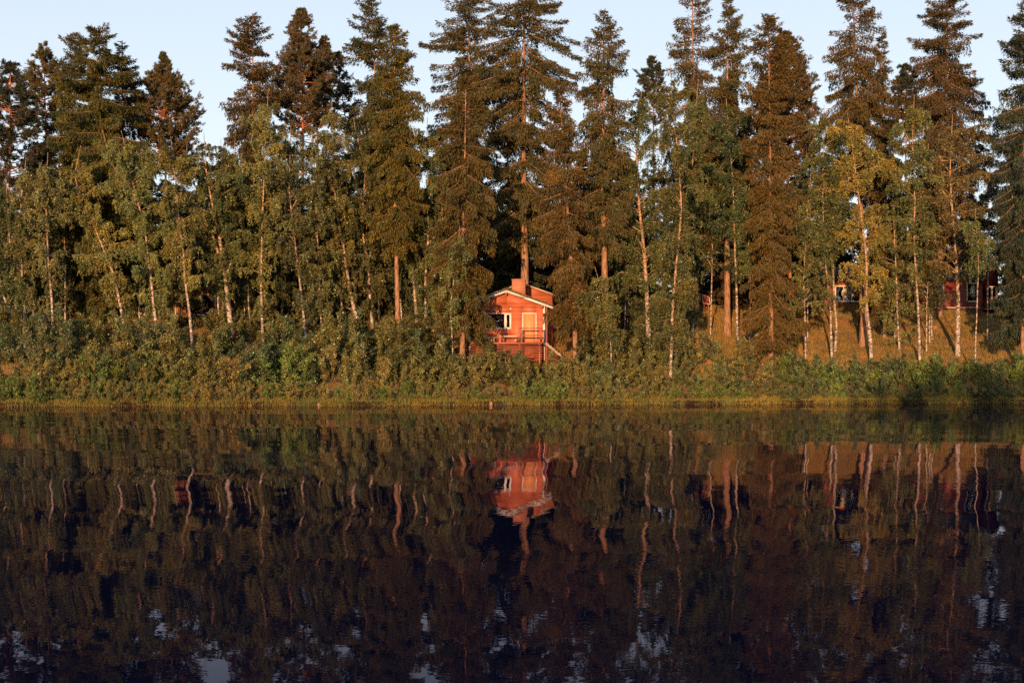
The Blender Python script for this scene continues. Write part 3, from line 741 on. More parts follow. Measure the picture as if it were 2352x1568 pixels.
birch([(2200, 818), (2200, 750), (2201, 679), (2196, 600), (2188, 500), (2182, 400), (2188, 262)], [(258, 20), (310, 70), (400, 92), (480, 96), (560, 80), (640, 40)], 'stout white-footed birch with a wide brownish crown beside the flared spruce foot', B4, cb=620, leaves=34000, r0=0.15, extra=[[(2197, 640), (2215, 600), (2240, 570), (2262, 560)], [(2186, 470), (2168, 440), (2158, 420)]])
birch([(2352, 770), (2345, 703), (2343, 597), (2340, 517), (2334, 420), (2312, 208)], [(204, 12), (260, 50), (360, 66), (480, 70), (600, 60), (680, 40)], 'pale green birch at the right edge with orange lit upper stem', B5, cb=680, leaves=36000, r0=0.095)
birch([(2240, 800), (2243, 700), (2246, 600), (2240, 480)], [(478, 10), (520, 34), (580, 30), (620, 16)], 'small birch between the stout birch and the one at the right edge', B2, D=97, cb=610, leaves=10000, r0=0.05)
birch([(1850, 780), (1846, 650), (1852, 520), (1862, 400)], [(398, 10), (450, 36), (560, 50), (680, 50)], 'shadowy birch between the long narrow spruce and the pair of white birches', B2, D=99, cb=690, leaves=22000, r0=0.06)
birch([(1722, 790), (1724, 650), (1718, 540), (1722, 380)], [(378, 10), (430, 34), (520, 40), (600, 30)], 'dim slender birch between the thin white birch and the long narrow spruce', B2, D=101, cb=620, leaves=16000, r0=0.05)

for x0_, y0_, x1_, y1_, D_, lab in ((150, 760, 138, 400, 101, 'very thin pale stem right of the freckled straight birch'), (322, 770, 300, 420, 101, 'very thin stem between the strongly bent birch and the white-footed one'), (404, 770, 392, 400, 103, 'very thin stem left of the wavy birch'),
        (575, 780, 548, 380, 100, 'thin leaning stem right of the thick forked birch'), (648, 780, 636, 330, 101, 'thin stem between the high birch crown and the grey-green birch'), (790, 770, 748, 330, 101.5, 'thin leaning stem just left of the white S-shaped birch'), (925, 760, 884, 330, 103, 'thin leaning stem crossing the paired brown trunks')):
    birch([(x0_, y0_), ((x0_ + x1_) / 2 + 4, (y0_ + y1_) / 2), (x1_, y1_)], [(y1_, 8), (y1_ + 60, 34), (560, 36), (640, 20)], lab, B2, D=D_, cb=600, leaves=10000, r0=.06)

# --- shaded leafy trees between and behind the white stems
UG = [(412, 590, 97.0, 'small leafy birch hiding the left half of the red hut'), (2128, 545, 99.0, 'small leafy birch screening the long house beside the straight slender birch'),
      (75, 400, 99, 'mid-high dim birch between the two leftmost straight birches'), (140, 390, 99, 'mid-high dim birch above the freckled straight stem'), (240, 380, 100, 'mid-high dim birch crown left of the white-footed leaning birch'),
      (332, 325, 99, 'high dim birch crown under the bristly pine'), (432, 330, 101, 'high dim birch crown over the small red hut'), (510, 320, 100, 'high dim birch crown at the bottom of the open sky gap'),
      (575, 380, 101, 'dim crown right of the thick forked birch'), (662, 350, 101, 'dim crown left of the cone-topped pine'), (735, 400, 100, 'dim crown just left of the S-shaped birch fork'), (800, 340, 101, 'dim crown between the S-shaped and the kinked birches'),
      (868, 400, 100, 'dim crown right of the kinked birch'), (935, 360, 101, 'dim crown right of the tall slanting birch'), (1015, 380, 100, 'dim crown just left of the narrow front spruce'), (1435, 330, 99, 'dim crown at the left shoulder of the big weeping birch'),
      (1520, 300, 99, 'dim crown in the middle of the weeping birches'), (1632, 330, 101, 'dim crown between the round-topped birch and the thin white birch'), (1855, 330, 102, 'dim crown just right of the long narrow spruce'),
      (2055, 330, 101, 'dim crown right of the yellow-green crown'), (2135, 330, 102, 'dim crown right of the very straight slender birch'), (2268, 330, 103, 'dim crown filling the gap before the pale green right birch'),
      (20, 560, 98, 'dim leafy tree behind the birch with the bowed foot'), (88, 520, 100, 'dim leafy tree behind the thin upright leftmost birches'), (150, 500, 98.5, 'dim leafy tree just right of the freckled straight birch'),
      (205, 560, 100.5, 'dim leafy tree behind the foot of the crossing birch'), (262, 520, 101.5, 'dim leafy tree filling the wood behind the strongly bent birch'), (322, 500, 99.5, 'dim leafy tree left of the bright white birch foot'),
      (388, 470, 101.5, 'dim leafy tree covering the left half of the small red hut'), (560, 520, 100, 'dim leafy tree right of the thick forked birch'),
      (598, 570, 98, 'lower dim tree under the high birch crown'), (648, 500, 101, 'dim tree left of the thin brown birch stem'), (722, 560, 99, 'dim leafy tree left of the S-shaped white birch'),
      (775, 500, 101, 'dim leafy tree under the fork of the S-shaped birch'), (812, 600, 99, 'low dim tree right of the foot of the S-shaped birch'), (875, 560, 103, 'dim tree behind the paired brown trunks'),
      (945, 520, 102, 'dim tree between the slanting birch and the straight birch'), (1010, 560, 100, 'dim tree between the straight birch and the narrow front spruce'), (1440, 560, 100, 'dim tree left of the big weeping birch'),
      (1525, 560, 99, 'dim tree right of the big weeping birch'), (2030, 470, 102, 'dark leafy tree right of the yellow-green birch'),
      (2140, 430, 104, 'dark leafy tree behind the very straight slender birch'),]
for x, yt, D, lab in UG:
    b_ = 775 if x < 1700 else 700
    lo = 740 if x < 1100 else (760 if x < 1700 else 540)
    lv = 15000 if x < 1700 else 8000
    if yt < 410: lo = 600 if x < 1700 else 520; lv = 17000 if x < 1700 else 10000
    if 425 < x < 520: lo = 610
    if 590 <= yt <= 600 and 400 < x < 480: lo = 690; lv = 9000
    if yt == 545: lo = 690; lv = 9000
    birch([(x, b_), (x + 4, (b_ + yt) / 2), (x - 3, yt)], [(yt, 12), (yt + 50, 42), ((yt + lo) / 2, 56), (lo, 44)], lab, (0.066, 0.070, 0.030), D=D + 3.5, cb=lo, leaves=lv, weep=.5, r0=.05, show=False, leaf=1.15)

# ------------------------------------------------------------------ dark trees in the depth of the wood
def bg_variants():
    out = []
    for v in range(5):
        rng = rngen()
        H = 20.0
        P = np.array([[0, 0, 0], [rng.normal(0, .2), 0, H]])
        pf = lambda z: np.interp(z, [0.5, 3, 12, 20], [2.1, 2.5, 2.1, 0.1])
        (tr, Q) = trunk_mesh(P, 0.2, 0.02, rng)
        leaf, wood, rnd = spruce_mesh(rng, Q, None, pf, 1.2, H, 0.30, 0.8, (), 1.9)
        out.append((tr, wood, leaf, rnd))
    return out
VAR = bg_variants()
rb = random.Random(5)
bg_proto = {}
def bg_tree(x, D, H, v, col):
    loc = (x, D, float(gz(x, D)))
    lab, grp = 'dark spruce deep in the wood behind the sunlit front trees', 'dark spruces filling the depth of the wood'
    if v not in bg_proto:
        tr, wood, leaf, rnd = VAR[v]
        r = empty('background_spruce', loc, lab, 'spruce', grp, rb.random() * 6.28)
        t = build('trunk', *join([tr, wood]), M_BARK, r)
        c = build('crown', *leaf, M_SPRUCE, r, rnd=rnd, color=col)
        bg_proto[v] = (r, t, c)
    else:
        r0_, t0, c0 = bg_proto[v]
        r = r0_.copy(); COL.objects.link(r); r.location = loc; r.rotation_euler = (0, 0, rb.random() * 6.28)
        for ch in (t0, c0):
            q = ch.copy(); COL.objects.link(q); q.parent = r; q.color = (*col, 1)
    s = H / 20.0
    r.scale = (0.75 + 0.3 * s, 0.75 + 0.3 * s, s)
    return r
# limit of the fill, row in picture units that the far tops may reach
LIM = [(-100, 300), (60, 340), (150, 240), (300, 250), (345, 360), (470, 350), (540, 330), (620, 290), (700, 330), (800, 300), (900, 260), (960, 400), (1040, 330), (1150, 400), (1290, 330), (1400, 330), (1450, 400), (1560, 330), (1700, 230), (1850, 330), (1950, 260), (2050, 420), (2150, 260), (2260, 380), (2352, 260), (2450, 200)]
for row, (D0, n) in enumerate(((109, 19), (116, 19), (125, 20), (138, 22))):
    for i in range(n):
        u = -90 + (i + 0.5 + rb.uniform(-.35, .35)) * (2352 + 180) / n
        D = D0 + rb.uniform(-2.5, 3)
        x = (u - CX) * D / FU
        lim = float(np.interp(u, [a for a, b in LIM], [b for a, b in LIM])) + rb.uniform(0, 90) + (15 if row else 0)
        H = CAM_H + (HY - lim) * D / FU - float(gz(x, D))
        if (row == 0 and 380 < u < 570) or (D < 127 and 1860 < u < 2340) or (D < 123 and 1585 < u < 1665): continue
        col = rb.choice([DK, (0.055, 0.046, 0.022), (0.04, 0.048, 0.026), (0.07, 0.05, 0.024)])
        bg_tree(x, D, H, rb.randrange(5), col)

# ------------------------------------------------------------------ the cabin
S_ = 97.0 / 3556 / 5.6      # metres per unit of the close view of the cabin
def cabin():
    D = 97.0
    z0 = CAM_H + (935 - (660 + 1100 / 5.6)) * D / 3556   # deck level
    xc = (1100 + 935 / 5.6 - 1280) * D / 3556
    X = lambda c: (c - 935) * S_
    Z = lambda c: (1100 - c) * S_
    r = empty('log_cabin', (xc, D, z0), 'small orange-red cabin with brick chimney and white-framed door above the water', 'cabin', rz=math.radians(-3))
    xl, xr, dep = X(395), X(1475), 4.2
    zw, za, sl = Z(583), Z(395), 0.36
    # front wall with openings left for window and door
    wx0, wx1, wz0, wz1 = X(640), X(990), Z(897), Z(697)
    dx0, dx1, dz1 = X(1166), X(1340), Z(697)
    w = MB()
    zf = -1.2
    t = 0.12
    w.box(xl, wx0, 0, t, zf, zw).box(wx0, wx1, 0, t, zf, wz0).box(wx0, wx1, 0, t, wz1, zw).box(wx1, dx0, 0, t, zf, zw)
    w.box(dx0, dx1, 0, t, zf, 0.0).box(dx0, dx1, 0, t, dz1, zw).box(dx1, xr, 0, t, zf, zw)
    w.slab([(xl, zw), (0, zw), (0, zw + 0.36 * -xl), (0 - .01, zw + 0.36 * -xl)], 0, t)
    w.slab([(0, zw), (xr, zw), (.01, zw + 0.36 * xr), (0, zw + 0.36 * xr)], 0, t)
    # the apex sits on the wall as two triangles
    w.box(xl, xl + t, t, dep, zf, zw - .02).box(xr - t, xr, t, dep, zf, zw - .02).box(xl + t, xr - t, dep - t, dep, zf, zw - .02)
    w.build('wall', M_RED, r)
    f = MB(); f.box(xl + t, xr - t, t, dep - t, -0.06, 0.0); f.build('floor', M_DARKWOOD, r)
    # window
    wf = MB(); b = 0.07
    wf.box(X(628), X(998), -0.04, -0.003, Z(697), Z(685)).box(X(628), X(998), -0.06, -0.003, Z(910), Z(897))
    wf.box(X(628), X(642), -0.04, -0.003, Z(897), Z(697)).box(X(984), X(998), -0.04, -0.003, Z(897), Z(697)).box(X(902), X(922), -0.04, 0.05, Z(897), Z(697))
    wf.box(X(922), X(932), -0.02, 0.05, Z(885), Z(710)).box(X(974), X(984), -0.02, 0.05, Z(885), Z(710)).box(X(922), X(984), -0.02, 0.05, Z(710), Z(697)).box(X(922), X(984), -0.02, 0.05, Z(897), Z(885))
    win = wf.build('window', M_WHITE, r)
    g = MB(); g.box(wx0, wx1, 0.055, 0.06, wz0, wz1); g.build('pane', M_GLASS, win)
    c = MB()
    zc = Z(760)
    for i in range(14):
        a0 = X(922) + (X(984) - X(922)) * i / 14; c.box(a0, a0 + .018, 0.12 + .012 * (i % 2), 0.135 + .012 * (i % 2), Z(745) + .0, wz1)
    c.build('curtain', M_CURT, win)
    # door
    df = MB()
    df.box(X(1152), X(1352), -0.04, -0.003, Z(697), Z(683)).box(X(1152), X(1166), -0.04, -0.003, 0, Z(697)).box(X(1340), X(1352), -0.04, -0.003, 0, Z(697))
    door = MB().box(dx0, dx1, 0.02, 0.07, 0.0, dz1).build('door', M_DOOR, r)
    df.build('door_frame', M_WHITE, door)
    MB().tube([(X(1320), 0.02, .98), (X(1320), -0.03, .98), (X(1306), -0.03, .98)], [.012, .012, .012], 6).build('handle', M_METAL, door)
    # roof: two slopes with moss, overhang in front
    ex = X(1585)
    roof = MB()
    zr = Z(372)
    for s in (-1, 1):
        x1 = s * ex; z1 = zr - 0.36 * ex
        pts = [(0, zr - .12), (x1, z1 - .12), (x1, z1 - .02), (0, zr - .02)]
        if s < 0: pts = pts[::-1]
        roof.slab(pts, -0.50, dep + 0.3)
    ro = roof.build('roof', M_ROOF, r)
    moss = MB()
    for s in (-1, 1):
        x1 = s * (ex - .12); z1 = zr - 0.36 * (ex - .12)
        pts = [(0, zr - .02), (x1, z1 - .02), (x1, z1 + .04), (s * .8, zr - .29 + .13), (0, zr + .11)]
        q = [pts[0], pts[1], pts[2], pts[4]]
        if s < 0: q = q[::-1]
        moss.slab(q, -0.25, dep + 0.2)
    # lumpy turf along the edge
    rng = np.random.default_rng(7)
    n = 1500
    cxs = rng.uniform(-ex + .1, ex - .05, n); cy = rng.uniform(-0.3, 1.2, n)
    cz = zr - .36 * np.abs(cxs) + rng.uniform(0, .05, n)
    mm = blades(np.stack([cxs, cy, cz], -1), np.stack([rng.normal(0, .04, n), rng.normal(0, .03, n), rng.uniform(.06, .2, n)], -1), np.stack([rng.uniform(.01, .04, n), 0 * cxs, 0 * cxs], -1), .4)
    moss.p.append(mm)
    moss.build('moss', M_MOSS, ro)
    bb = MB()
    for s in (-1, 1):
        x1 = s * ex; z1 = zr - 0.36 * ex
        pts = [(0, zr - .145), (x1, z1 - .145), (x1, z1 - .0), (0, zr - .0)]
        if s < 0: pts = pts[::-1]
        bb.slab(pts, -0.54, -0.503)
    bb.build('bargeboard', M_WHITE, ro)
    for xq in (-.02, -ex + .75, ex - .75):
        rb_ = MB().box(xq - .06, xq + .06, -0.50, -0.003, zr - .36 * abs(xq) - .32, zr - .36 * abs(xq) - .15)
        rb_.build('roof_beam', M_REDWOOD, ro)
    # chimney in front of the rear ridge
    ch = MB(); c0, c1 = X(992), X(1180)
    ch.box(c0, c1, 1.5, 2.2, Z(420), Z(205)).box(c0 - .025, c1 + .025, 1.475, 2.225, Z(205), Z(190))
    cho = ch.build('chimney', M_BRICK, ro)
    MB().box(c0 + .2, c1 - .2, 1.7, 2.0, Z(190), Z(184)).build('flue', M_ROOF, cho)
    # corner boards, lamp, downpipe
    MB().box(xr - .16, xr - .02, -0.035, -0.003, zf, Z(575)).build('corner_board', M_WHITE, r)
    MB().box(xl + .02, xl + .16, -0.035, -0.003, zf, Z(575)).build('corner_board', M_WHITE, r)
    la = MB().tube([(X(990), -0.003, Z(627)), (X(990), -0.05, Z(627)), (X(990), -0.09, Z(627)), (X(990), -0.11, Z(627))], [.045, .065, .055, .01], 10).build('wall_lamp', M_LAMP, r)
    MB().tube([(xr + .1, -.05, Z(600)), (xr + .1, -.05, Z(1110))], [.045, .045], 8).build('downpipe', M_METAL, r)
    # rear wing: higher gable behind
    xa, za2 = X(1105), Z(205)
    hw = 2.15
    rw = MB(); y1, y2 = dep + .05, dep + 4.2
    rw.box(xa - hw, xa + hw, y1, y2, zf, za2 - .36 * hw - .1)
    rw.slab([(xa - hw, za2 - .36 * hw - .1), (xa, za2 - .36 * hw - .1), (xa, za2 - .1), (xa - .01, za2 - .1)], y1, y2)
    rw.slab([(xa, za2 - .36 * hw - .1), (xa + hw, za2 - .36 * hw - .1), (xa + .01, za2 - .1), (xa, za2 - .1)], y1, y2)
    wing = rw.build('rear_wing', M_RED, r)
    rr = MB()
    for s in (-1, 1):
        pts = [(xa, za2 - .09), (xa + s * (hw + .3), za2 - .36 * (hw + .3) - .09), (xa + s * (hw + .3), za2 - .36 * (hw + .3)), (xa, za2)]
        if s < 0: pts = pts[::-1]
        rr.slab(pts, y1 - .4, y2 + .3)
    rr.build('rear_roof', M_MOSS, wing)
    bb = MB()
    for s in (-1, 1):
        pts = [(xa, za2 - .13), (xa + s * (hw + .3), za2 - .36 * (hw + .3) - .13), (xa + s * (hw + .3), za2 - .36 * (hw + .3) - .01), (xa, za2 - .01)]
        if s < 0: pts = pts[::-1]
        bb.slab(pts, y1 - .44, y1 - .403)
    bb.build('rear_bargeboard', M_WOOD, wing)
    # deck
    yd = -1.7
    dk = MB(); k = 0
    x = X(400)
    while x < X(1440) - .02:
        dk.box(x, min(x + .12, X(1440)), yd, -0.045, -0.05, -0.0); x += .127
    deck = dk.build('deck', M_REDWOOD, r)
    fa = MB().box(X(398), X(1442), yd - .04, yd - .003, -0.14, 0.0).build('deck_edge', M_REDWOOD, deck)
    for i in range(7):
        zt = -0.20 - i * .16
        MB().box(X(400), X(1412) - .02 * i, yd - .03, yd, zt - .095, zt).build('deck_board', M_SKIRT, deck)
    for xq in (X(420), X(830), X(1130), X(1405)):
        MB().box(xq - .06, xq + .06, yd + .02, yd + .14, -2.0, -.052).build('deck_post', M_REDWOOD, deck)
    rail = None
    for xq, hh in ((X(830), .95), (X(1130), 1.0), (X(1425), 1.0)):
        MB().box(xq - .07, xq + .07, yd + .02, yd + .16, 0.003, hh).build('railing_post', M_REDWOOD, deck)
    for zc in (0.93, 0.45):
        MB().box(X(1130) + .072, X(1425) - .072, yd + .06, yd + .11, zc - .045, zc + .045).build('rail', M_REDWOOD, deck)
    # stairs going down towards the right
    st = empty('wooden_stairs', (xc, D, z0), 'pale wooden stairs running down from the right end of the cabin deck', 'stairs', rz=math.radians(-3))
    x0, x1, zt0, zt1 = X(1485), X(1812), -0.02, Z(1375)
    for yy in (-1.62, -0.75):
        MB().bar((x0, yy, zt0 - .05), (x1, yy, zt1 - .05), .05, .16).build('stringer', M_WOOD, st)
    n = 8
    for i in range(n):
        u = (i + .5) / n
        xx = x0 + (x1 - x0) * u; zz = zt0 + (zt1 - zt0) * u
        MB().box(xx - .13, xx + .13, -1.59, -.78, zz - .0, zz + .04).build('tread', M_WOOD, st)
    for i in range(6):
        zt = -0.27 - i * .16
        xe = x0 + (x1 - x0) * (zt - zt0) / (zt1 - zt0) - .12
        MB().box(x0 - .05, max(xe, x0 + .1), -1.70, -1.67, zt - .09, zt).build('side_board', M_SKIRT, st)
    for q in (0.05, 0.55):
        xx = x0 + (x1 - x0) * q
        MB().box(xx - .04, xx + .04, -1.665, -1.60, zt1 - .6, zt0 + (zt1 - zt0) * q - .15).build('support', M_REDWOOD, st)
    # table and bench on the deck
    def table(xa, xb, zt, y, dp, name, lab, cat, m):
        e = empty(name, (xc, D, z0), lab, cat, rz=math.radians(-3))
        tp = MB()
        for i in range(4):
            tp.box(xa, xb, y + i * dp / 4, y + (i + .92) * dp / 4, zt - .04, zt)
        tp.build('tabletop' if cat == 'table' else 'seat', m, e)
        for s in (xa + .12, xb - .12):
            MB().bar((s, y + .06, zt - .045), (s, y + .06, 0.003), .07, .05).build('leg', M_REDWOOD, e)
            MB().bar((s, y + dp - .06, zt - .045), (s, y + dp - .06, 0.003), .07, .05).build('leg', M_REDWOOD, e)
        return e
    table(X(862), X(1112), .42, -1.35, .55, 'wooden_table', 'low table with a whitish top behind the deck posts under the cabin window', 'table', M_WHITE)
    table(X(590), X(812), .36, -1.0, .4, 'wooden_bench', 'low bench against the cabin wall half hidden by the drooping spruce', 'bench', M_WOOD)
    cr = empty('storage_box', (xc + X(1068), D - 1.1, z0 + .003), 'small white-fronted box under the deck table', 'box')
    MB().box(-.09, .09, -.12, .12, 0, .20).build('body', M_WHITE, cr)
    MB().box(-.10, .10, -.13, .13, .203, .225).build('lid', M_DARKWOOD, cr)
    bx = empty('firewood_crate', (xc + X(725), D - 1.3, z0 + .003), 'brown crate of firewood on the deck below the bench', 'crate')
    cb_ = MB()
    for i in range(3): cb_.box(-.22, .22, -.17, -.15, .02 + i * .1, .1 + i * .1).box(-.22, .22, .15, .17, .02 + i * .1, .1 + i * .1).box(-.22, -.2, -.15, .15, .02 + i * .1, .1 + i * .1).box(.2, .22, -.15, .15, .02 + i * .1, .1 + i * .1)
    cb_.build('crate', M_WOOD, bx)
    rr_ = random.Random(3)
    for i in range(5):
        a = -.16 + .08 * i
        MB().tube([(a, -.13, .26 + rr_.uniform(0, .06)), (a + rr_.uniform(-.02, .02), .13, .28)], [.035, .035], 7).build('log', M_STUMP, bx)
cabin()

# ------------------------------------------------------------------ the long red house behind the birches on the right
def house():
    c2u = lambda cx, cy: ((2060 + cx / 4.704), (640 + cy / 4.704))
    px, py = c2u(1000, 612)
    D = 119.0
    m = D / 3556
    zb = CAM_H + (935 - py) * m
    x0 = (2050 - 1280) * m
    r = empty('long_house', (x0, D, zb), 'long dark red house with cream window frames behind the birches on the slope', 'house')
    X = lambda cx: (2060 + cx / 4.704 - 2050) * m
    Z = lambda cy: (612 - cy) / 4.704 * m
    g = -1.5
    H = Z(300)
    wins = [(X(142), X(412), Z(525), Z(362)), (X(655), X(930), Z(518), Z(354)), (X(1690), X(1790), Z(525), Z(330))]
    w = MB(); cur = X(-60)
    for a, b, c, d in wins:
        w.box(cur, a, 0, .12, g, H).box(a, b, 0, .12, g, c).box(a, b, 0, .12, d, H); cur = b
    w.box(cur, X(1860), 0, .12, g, H)
    w.box(X(-60), X(-60) + .12, .12, 6, g, H).box(X(1860) - .12, X(1860), .12, 6, g, H).box(X(-60) + .12, X(1860) - .12, 5.88, 6, g, H)
    w.build('wall', M_REDV, r)
    for i, (a, b, c, d) in enumerate(wins):
        f = MB(); q = .13
        f.box(a - q, b + q, -.035, -.003, d, d + q).box(a - q, b + q, -.05, -.003, c - q, c).box(a - q, a, -.035, -.003, c, d).box(b, b + q, -.035, -.003, c, d)
        if i < 2:
            for u in ((.33, .66)):
                f.box(a + (b - a) * u - .035, a + (b - a) * u + .035, -.02, .03, c, d)
        wo_ = f.build('window', M_CREAM, r)
        MB().box(a, b, .05, .056, c, d).build('pane', M_GLASS, wo_)
        cu = MB(); n = 26
        for j in range(n):
            u0 = a + (b - a) * j / n
            if i == 1 and (j < 8 or 17 < j < 19): continue
            cu.box(u0, u0 + (b - a) / n * .97, .07 + .012 * (j % 2), .082 + .012 * (j % 2), c, d)
        cu.build('curtain', M_CURT, wo_)
    # panels and corner trims
    for a, b, c, d in ((X(1392), X(1412), Z(535), Z(325)), (X(1262), X(1276), Z(600), Z(480))):
        MB().box(a, b, -.05, -.003, c, d).build('trim', M_CREAM, r)
    te = MB().box(X(1000), X(1760), -1.5, -.06, g, -.02).build('terrace', M_DARKWOOD, r)
    MB().box(X(1000), X(1760), -1.56, -1.503, -.06, .03).build('terrace_edge', M_CREAM, te)
    # roof with deep eaves
    ro = MB()
    ro.bar((X(900), -.9, H - .05), (X(900), 3.0, H + 1.0), X(1900) - X(-100), .12).build
    V = MB(); V.p = []
    xa, xb = X(-110), X(1880)
    V.p.append((np.array([[xa, -.35, H + .02], [xb, -.35, H + .02], [xb, 3, H + 1.25], [xa, 3, H + 1.25], [xa, -.35, H + .16], [xb, -.35, H + .16], [xb, 3, H + 1.4], [xa, 3, H + 1.4]], float),
                np.array([[3, 2, 1, 0], [4, 5, 6, 7], [0, 1, 5, 4], [1, 2, 6, 5], [2, 3, 7, 6], [3, 0, 4, 7]])))
    V.p.append((np.array([[xa, 3, H + 1.25], [xb, 3, H + 1.25], [xb, 6.5, H + .02], [xa, 6.5, H + .02], [xa, 3, H + 1.4], [xb, 3, H + 1.4], [xb, 6.5, H + .16], [xa, 6.5, H + .16]], float),
                np.array([[3, 2, 1, 0], [4, 5, 6, 7], [0, 1, 5, 4], [1, 2, 6, 5], [2, 3, 7, 6], [3, 0, 4, 7]])))
    V.build('roof', M_ROOF, r)
    # tall gable at the right end with an open porch
    ga = empty('gabled_house', (x0, D, zb), 'dark red gable with a cream porch frame right of the long house', 'house')
    xl, xr = X(1864), X(2062)
    gw = MB().box(xl, xr, .3, 5, Z(330), Z(170)).box(xl, xl + .12, .3, 5, g, Z(330) - .003).box(xr - .12, xr, .3, 5, g, Z(330) - .003).box(xl + .12, xr - .12, 1.6, 1.72, g, Z(330) - .003)
    xm = (xl + xr) / 2; hz = Z(60)
    gw.slab([(xl, Z(170)), (xm, Z(170)), (xm, hz), (xm - .01, hz)], .3, 5).slab([(xm, Z(170)), (xr, Z(170)), (xm + .01, hz), (xm, hz)], .3, 5)
    gw.build('wall', M_REDV, ga)
    rf = MB()
    for s in (-1, 1):
        e = (xr - xl) / 2 + .25
        pts = [(xm, hz + .02), (xm + s * e, hz - 1.05), (xm + s * e, hz - .93), (xm, hz + .14)]
        if s < 0: pts = pts[::-1]
        rf.slab(pts, 0.0, 5.3)
    rf.build('roof', M_ROOF, ga)
    for a, b in ((X(1910), X(1926)), (X(1962), X(1980)), (X(2014), X(2036))):
        MB().box(a, b, -.1, 0.02, -.02, Z(368)).build('porch_post', M_CREAM, ga)
    MB().box(X(1900), X(2036), -.1, .02, Z(366), Z(355)).build('porch_beam', M_CREAM, ga)
    MB().box(X(1890), X(2036), -.12, 1.5, -.1, -.03).build('porch_floor', M_CREAM, ga)
house()

# ------------------------------------------------------------------ small hut on the left
def hut():
    D = 105.0; m = D / 3556
    zb = CAM_H + (935 - 806) * m
    x0 = (403 - 1280) * m
    X = lambda c: (400 + c / 8.7125 - 403) * m
    Z = lambda c: (1095 - c) / 8.7125 * m
    r = empty('red_hut', (x0, D, zb), 'small red hut with a cream window frame hidden behind the left birches', 'hut')
    a, b, c, d = X(640), X(1190), Z(925), Z(500)
    xl, xr, H, g = X(20), X(1425), Z(470), -1.4
    w = MB().box(xl, a, 0, .12, g, H).box(a, b, 0, .12, g, c).box(a, b, 0, .12, d, H).box(b, xr, 0, .12, g, H)
    w.box(xl, xl + .12, .12, 4, g, H).box(xr - .12, xr, .12, 4, g, H).box(xl + .12, xr - .12, 3.88, 4, g, H)
    w.build('wall', M_REDOLD, r)
    q = .11
    f = MB().box(a - q, b + q, -.05, -.003, c - q, c).box(a - q, b + q, -.035, -.003, d, d + q).box(a - q, a, -.035, -.003, c, d).box(b, b + q, -.035, -.003, c - q - .08, d)
    f.box((a + b) / 2 - .03, (a + b) / 2 + .03, -.02, .03, c, d)
    wi = f.build('window', M_CREAM, r)
    MB().box(a, b, .05, .056, c, d).build('pane', M_GLASS, wi)
    rf = MB(); xm = (xl + xr) / 2; hz = H + .6
    for s in (-1, 1):
        e = (xr - xl) / 2 + .3
        pts = [(xm, hz), (xm + s * e, hz - e * .25), (xm + s * e, hz - e * .25 + .12), (xm, hz + .12)]
        if s < 0: pts = pts[::-1]
        rf.slab(pts, -.4, 4.3)
    rf.build('roof', M_MOSS, r)
    MB().slab([(xl, H), (xm, H), (xm, hz), (xm - .01, hz)], 0, .12).slab([(xm, H), (xr, H), (xm + .01, hz), (xm, hz)], 0, .12).build('gable', M_REDOLD, r)
hut()

# ------------------------------------------------------------------ framed board and shed on the slope
def board():
    px = lambda c: 1680 + c / 5.345
    py = lambda c: 640 + c / 5.345
    D = hit(px(480) / 1.0884, py(765) / 1.0884); m = D / 3556
    loc = ((px(460) - 1280) * m, D, float(gz((px(460) - 1280) * m, D)))
    r = empty('notice_board', loc, 'tilted red-brown board in a pale frame on two legs under the trees', 'board')
    P = lambda cx, cy: ((cx - 460) / 5.345 * m, (768 - cy) / 5.345 * m)
    q = [P(413, 632), P(512, 655), P(492, 552), P(405, 522)]
    MB().slab(q, 0, .04).build('panel', M_REDV, r)
    fr = MB()
    for i in range(4):
        a, b = q[i], q[(i + 1) % 4]
        fr.bar((a[0], -.012, a[1]), (b[0], -.012, b[1]), .05, .05) if False else fr.bar((a[0], -.03, a[1]), (b[0], -.03, b[1]), .05, .05)
    fr.build('frame', M_CREAM, r)
    for (a, b), (c, d) in (((P(430, 640)), P(432, 775)), (P(480, 655), P(516, 775))):
        MB().bar((a, .07, b), (c, .07, d - .1), .11, .06).build('leg', M_REDWOOD, r)
    D2 = D + 3; m = D2 / 3556
    x = (px(370) - 1280) * m
    s = empty('garden_shed', (x, D2, float(gz(x, D2))), 'small red shed low in the shade left of the tilted board', 'shed')
    MB().box(-.75, .75, 0, 1.6, -.4, 1.15).build('wall', M_REDV, s)
    MB().slab([(-.95, 1.3), (.95, 1.1), (.95, 1.2), (-.95, 1.4)], -.25, 1.85).build('roof', M_ROOF, s)
    MB().box(-.3, .35, -.05, -.003, -.1, 1.0).build('door', M_REDWOOD, s)
board()

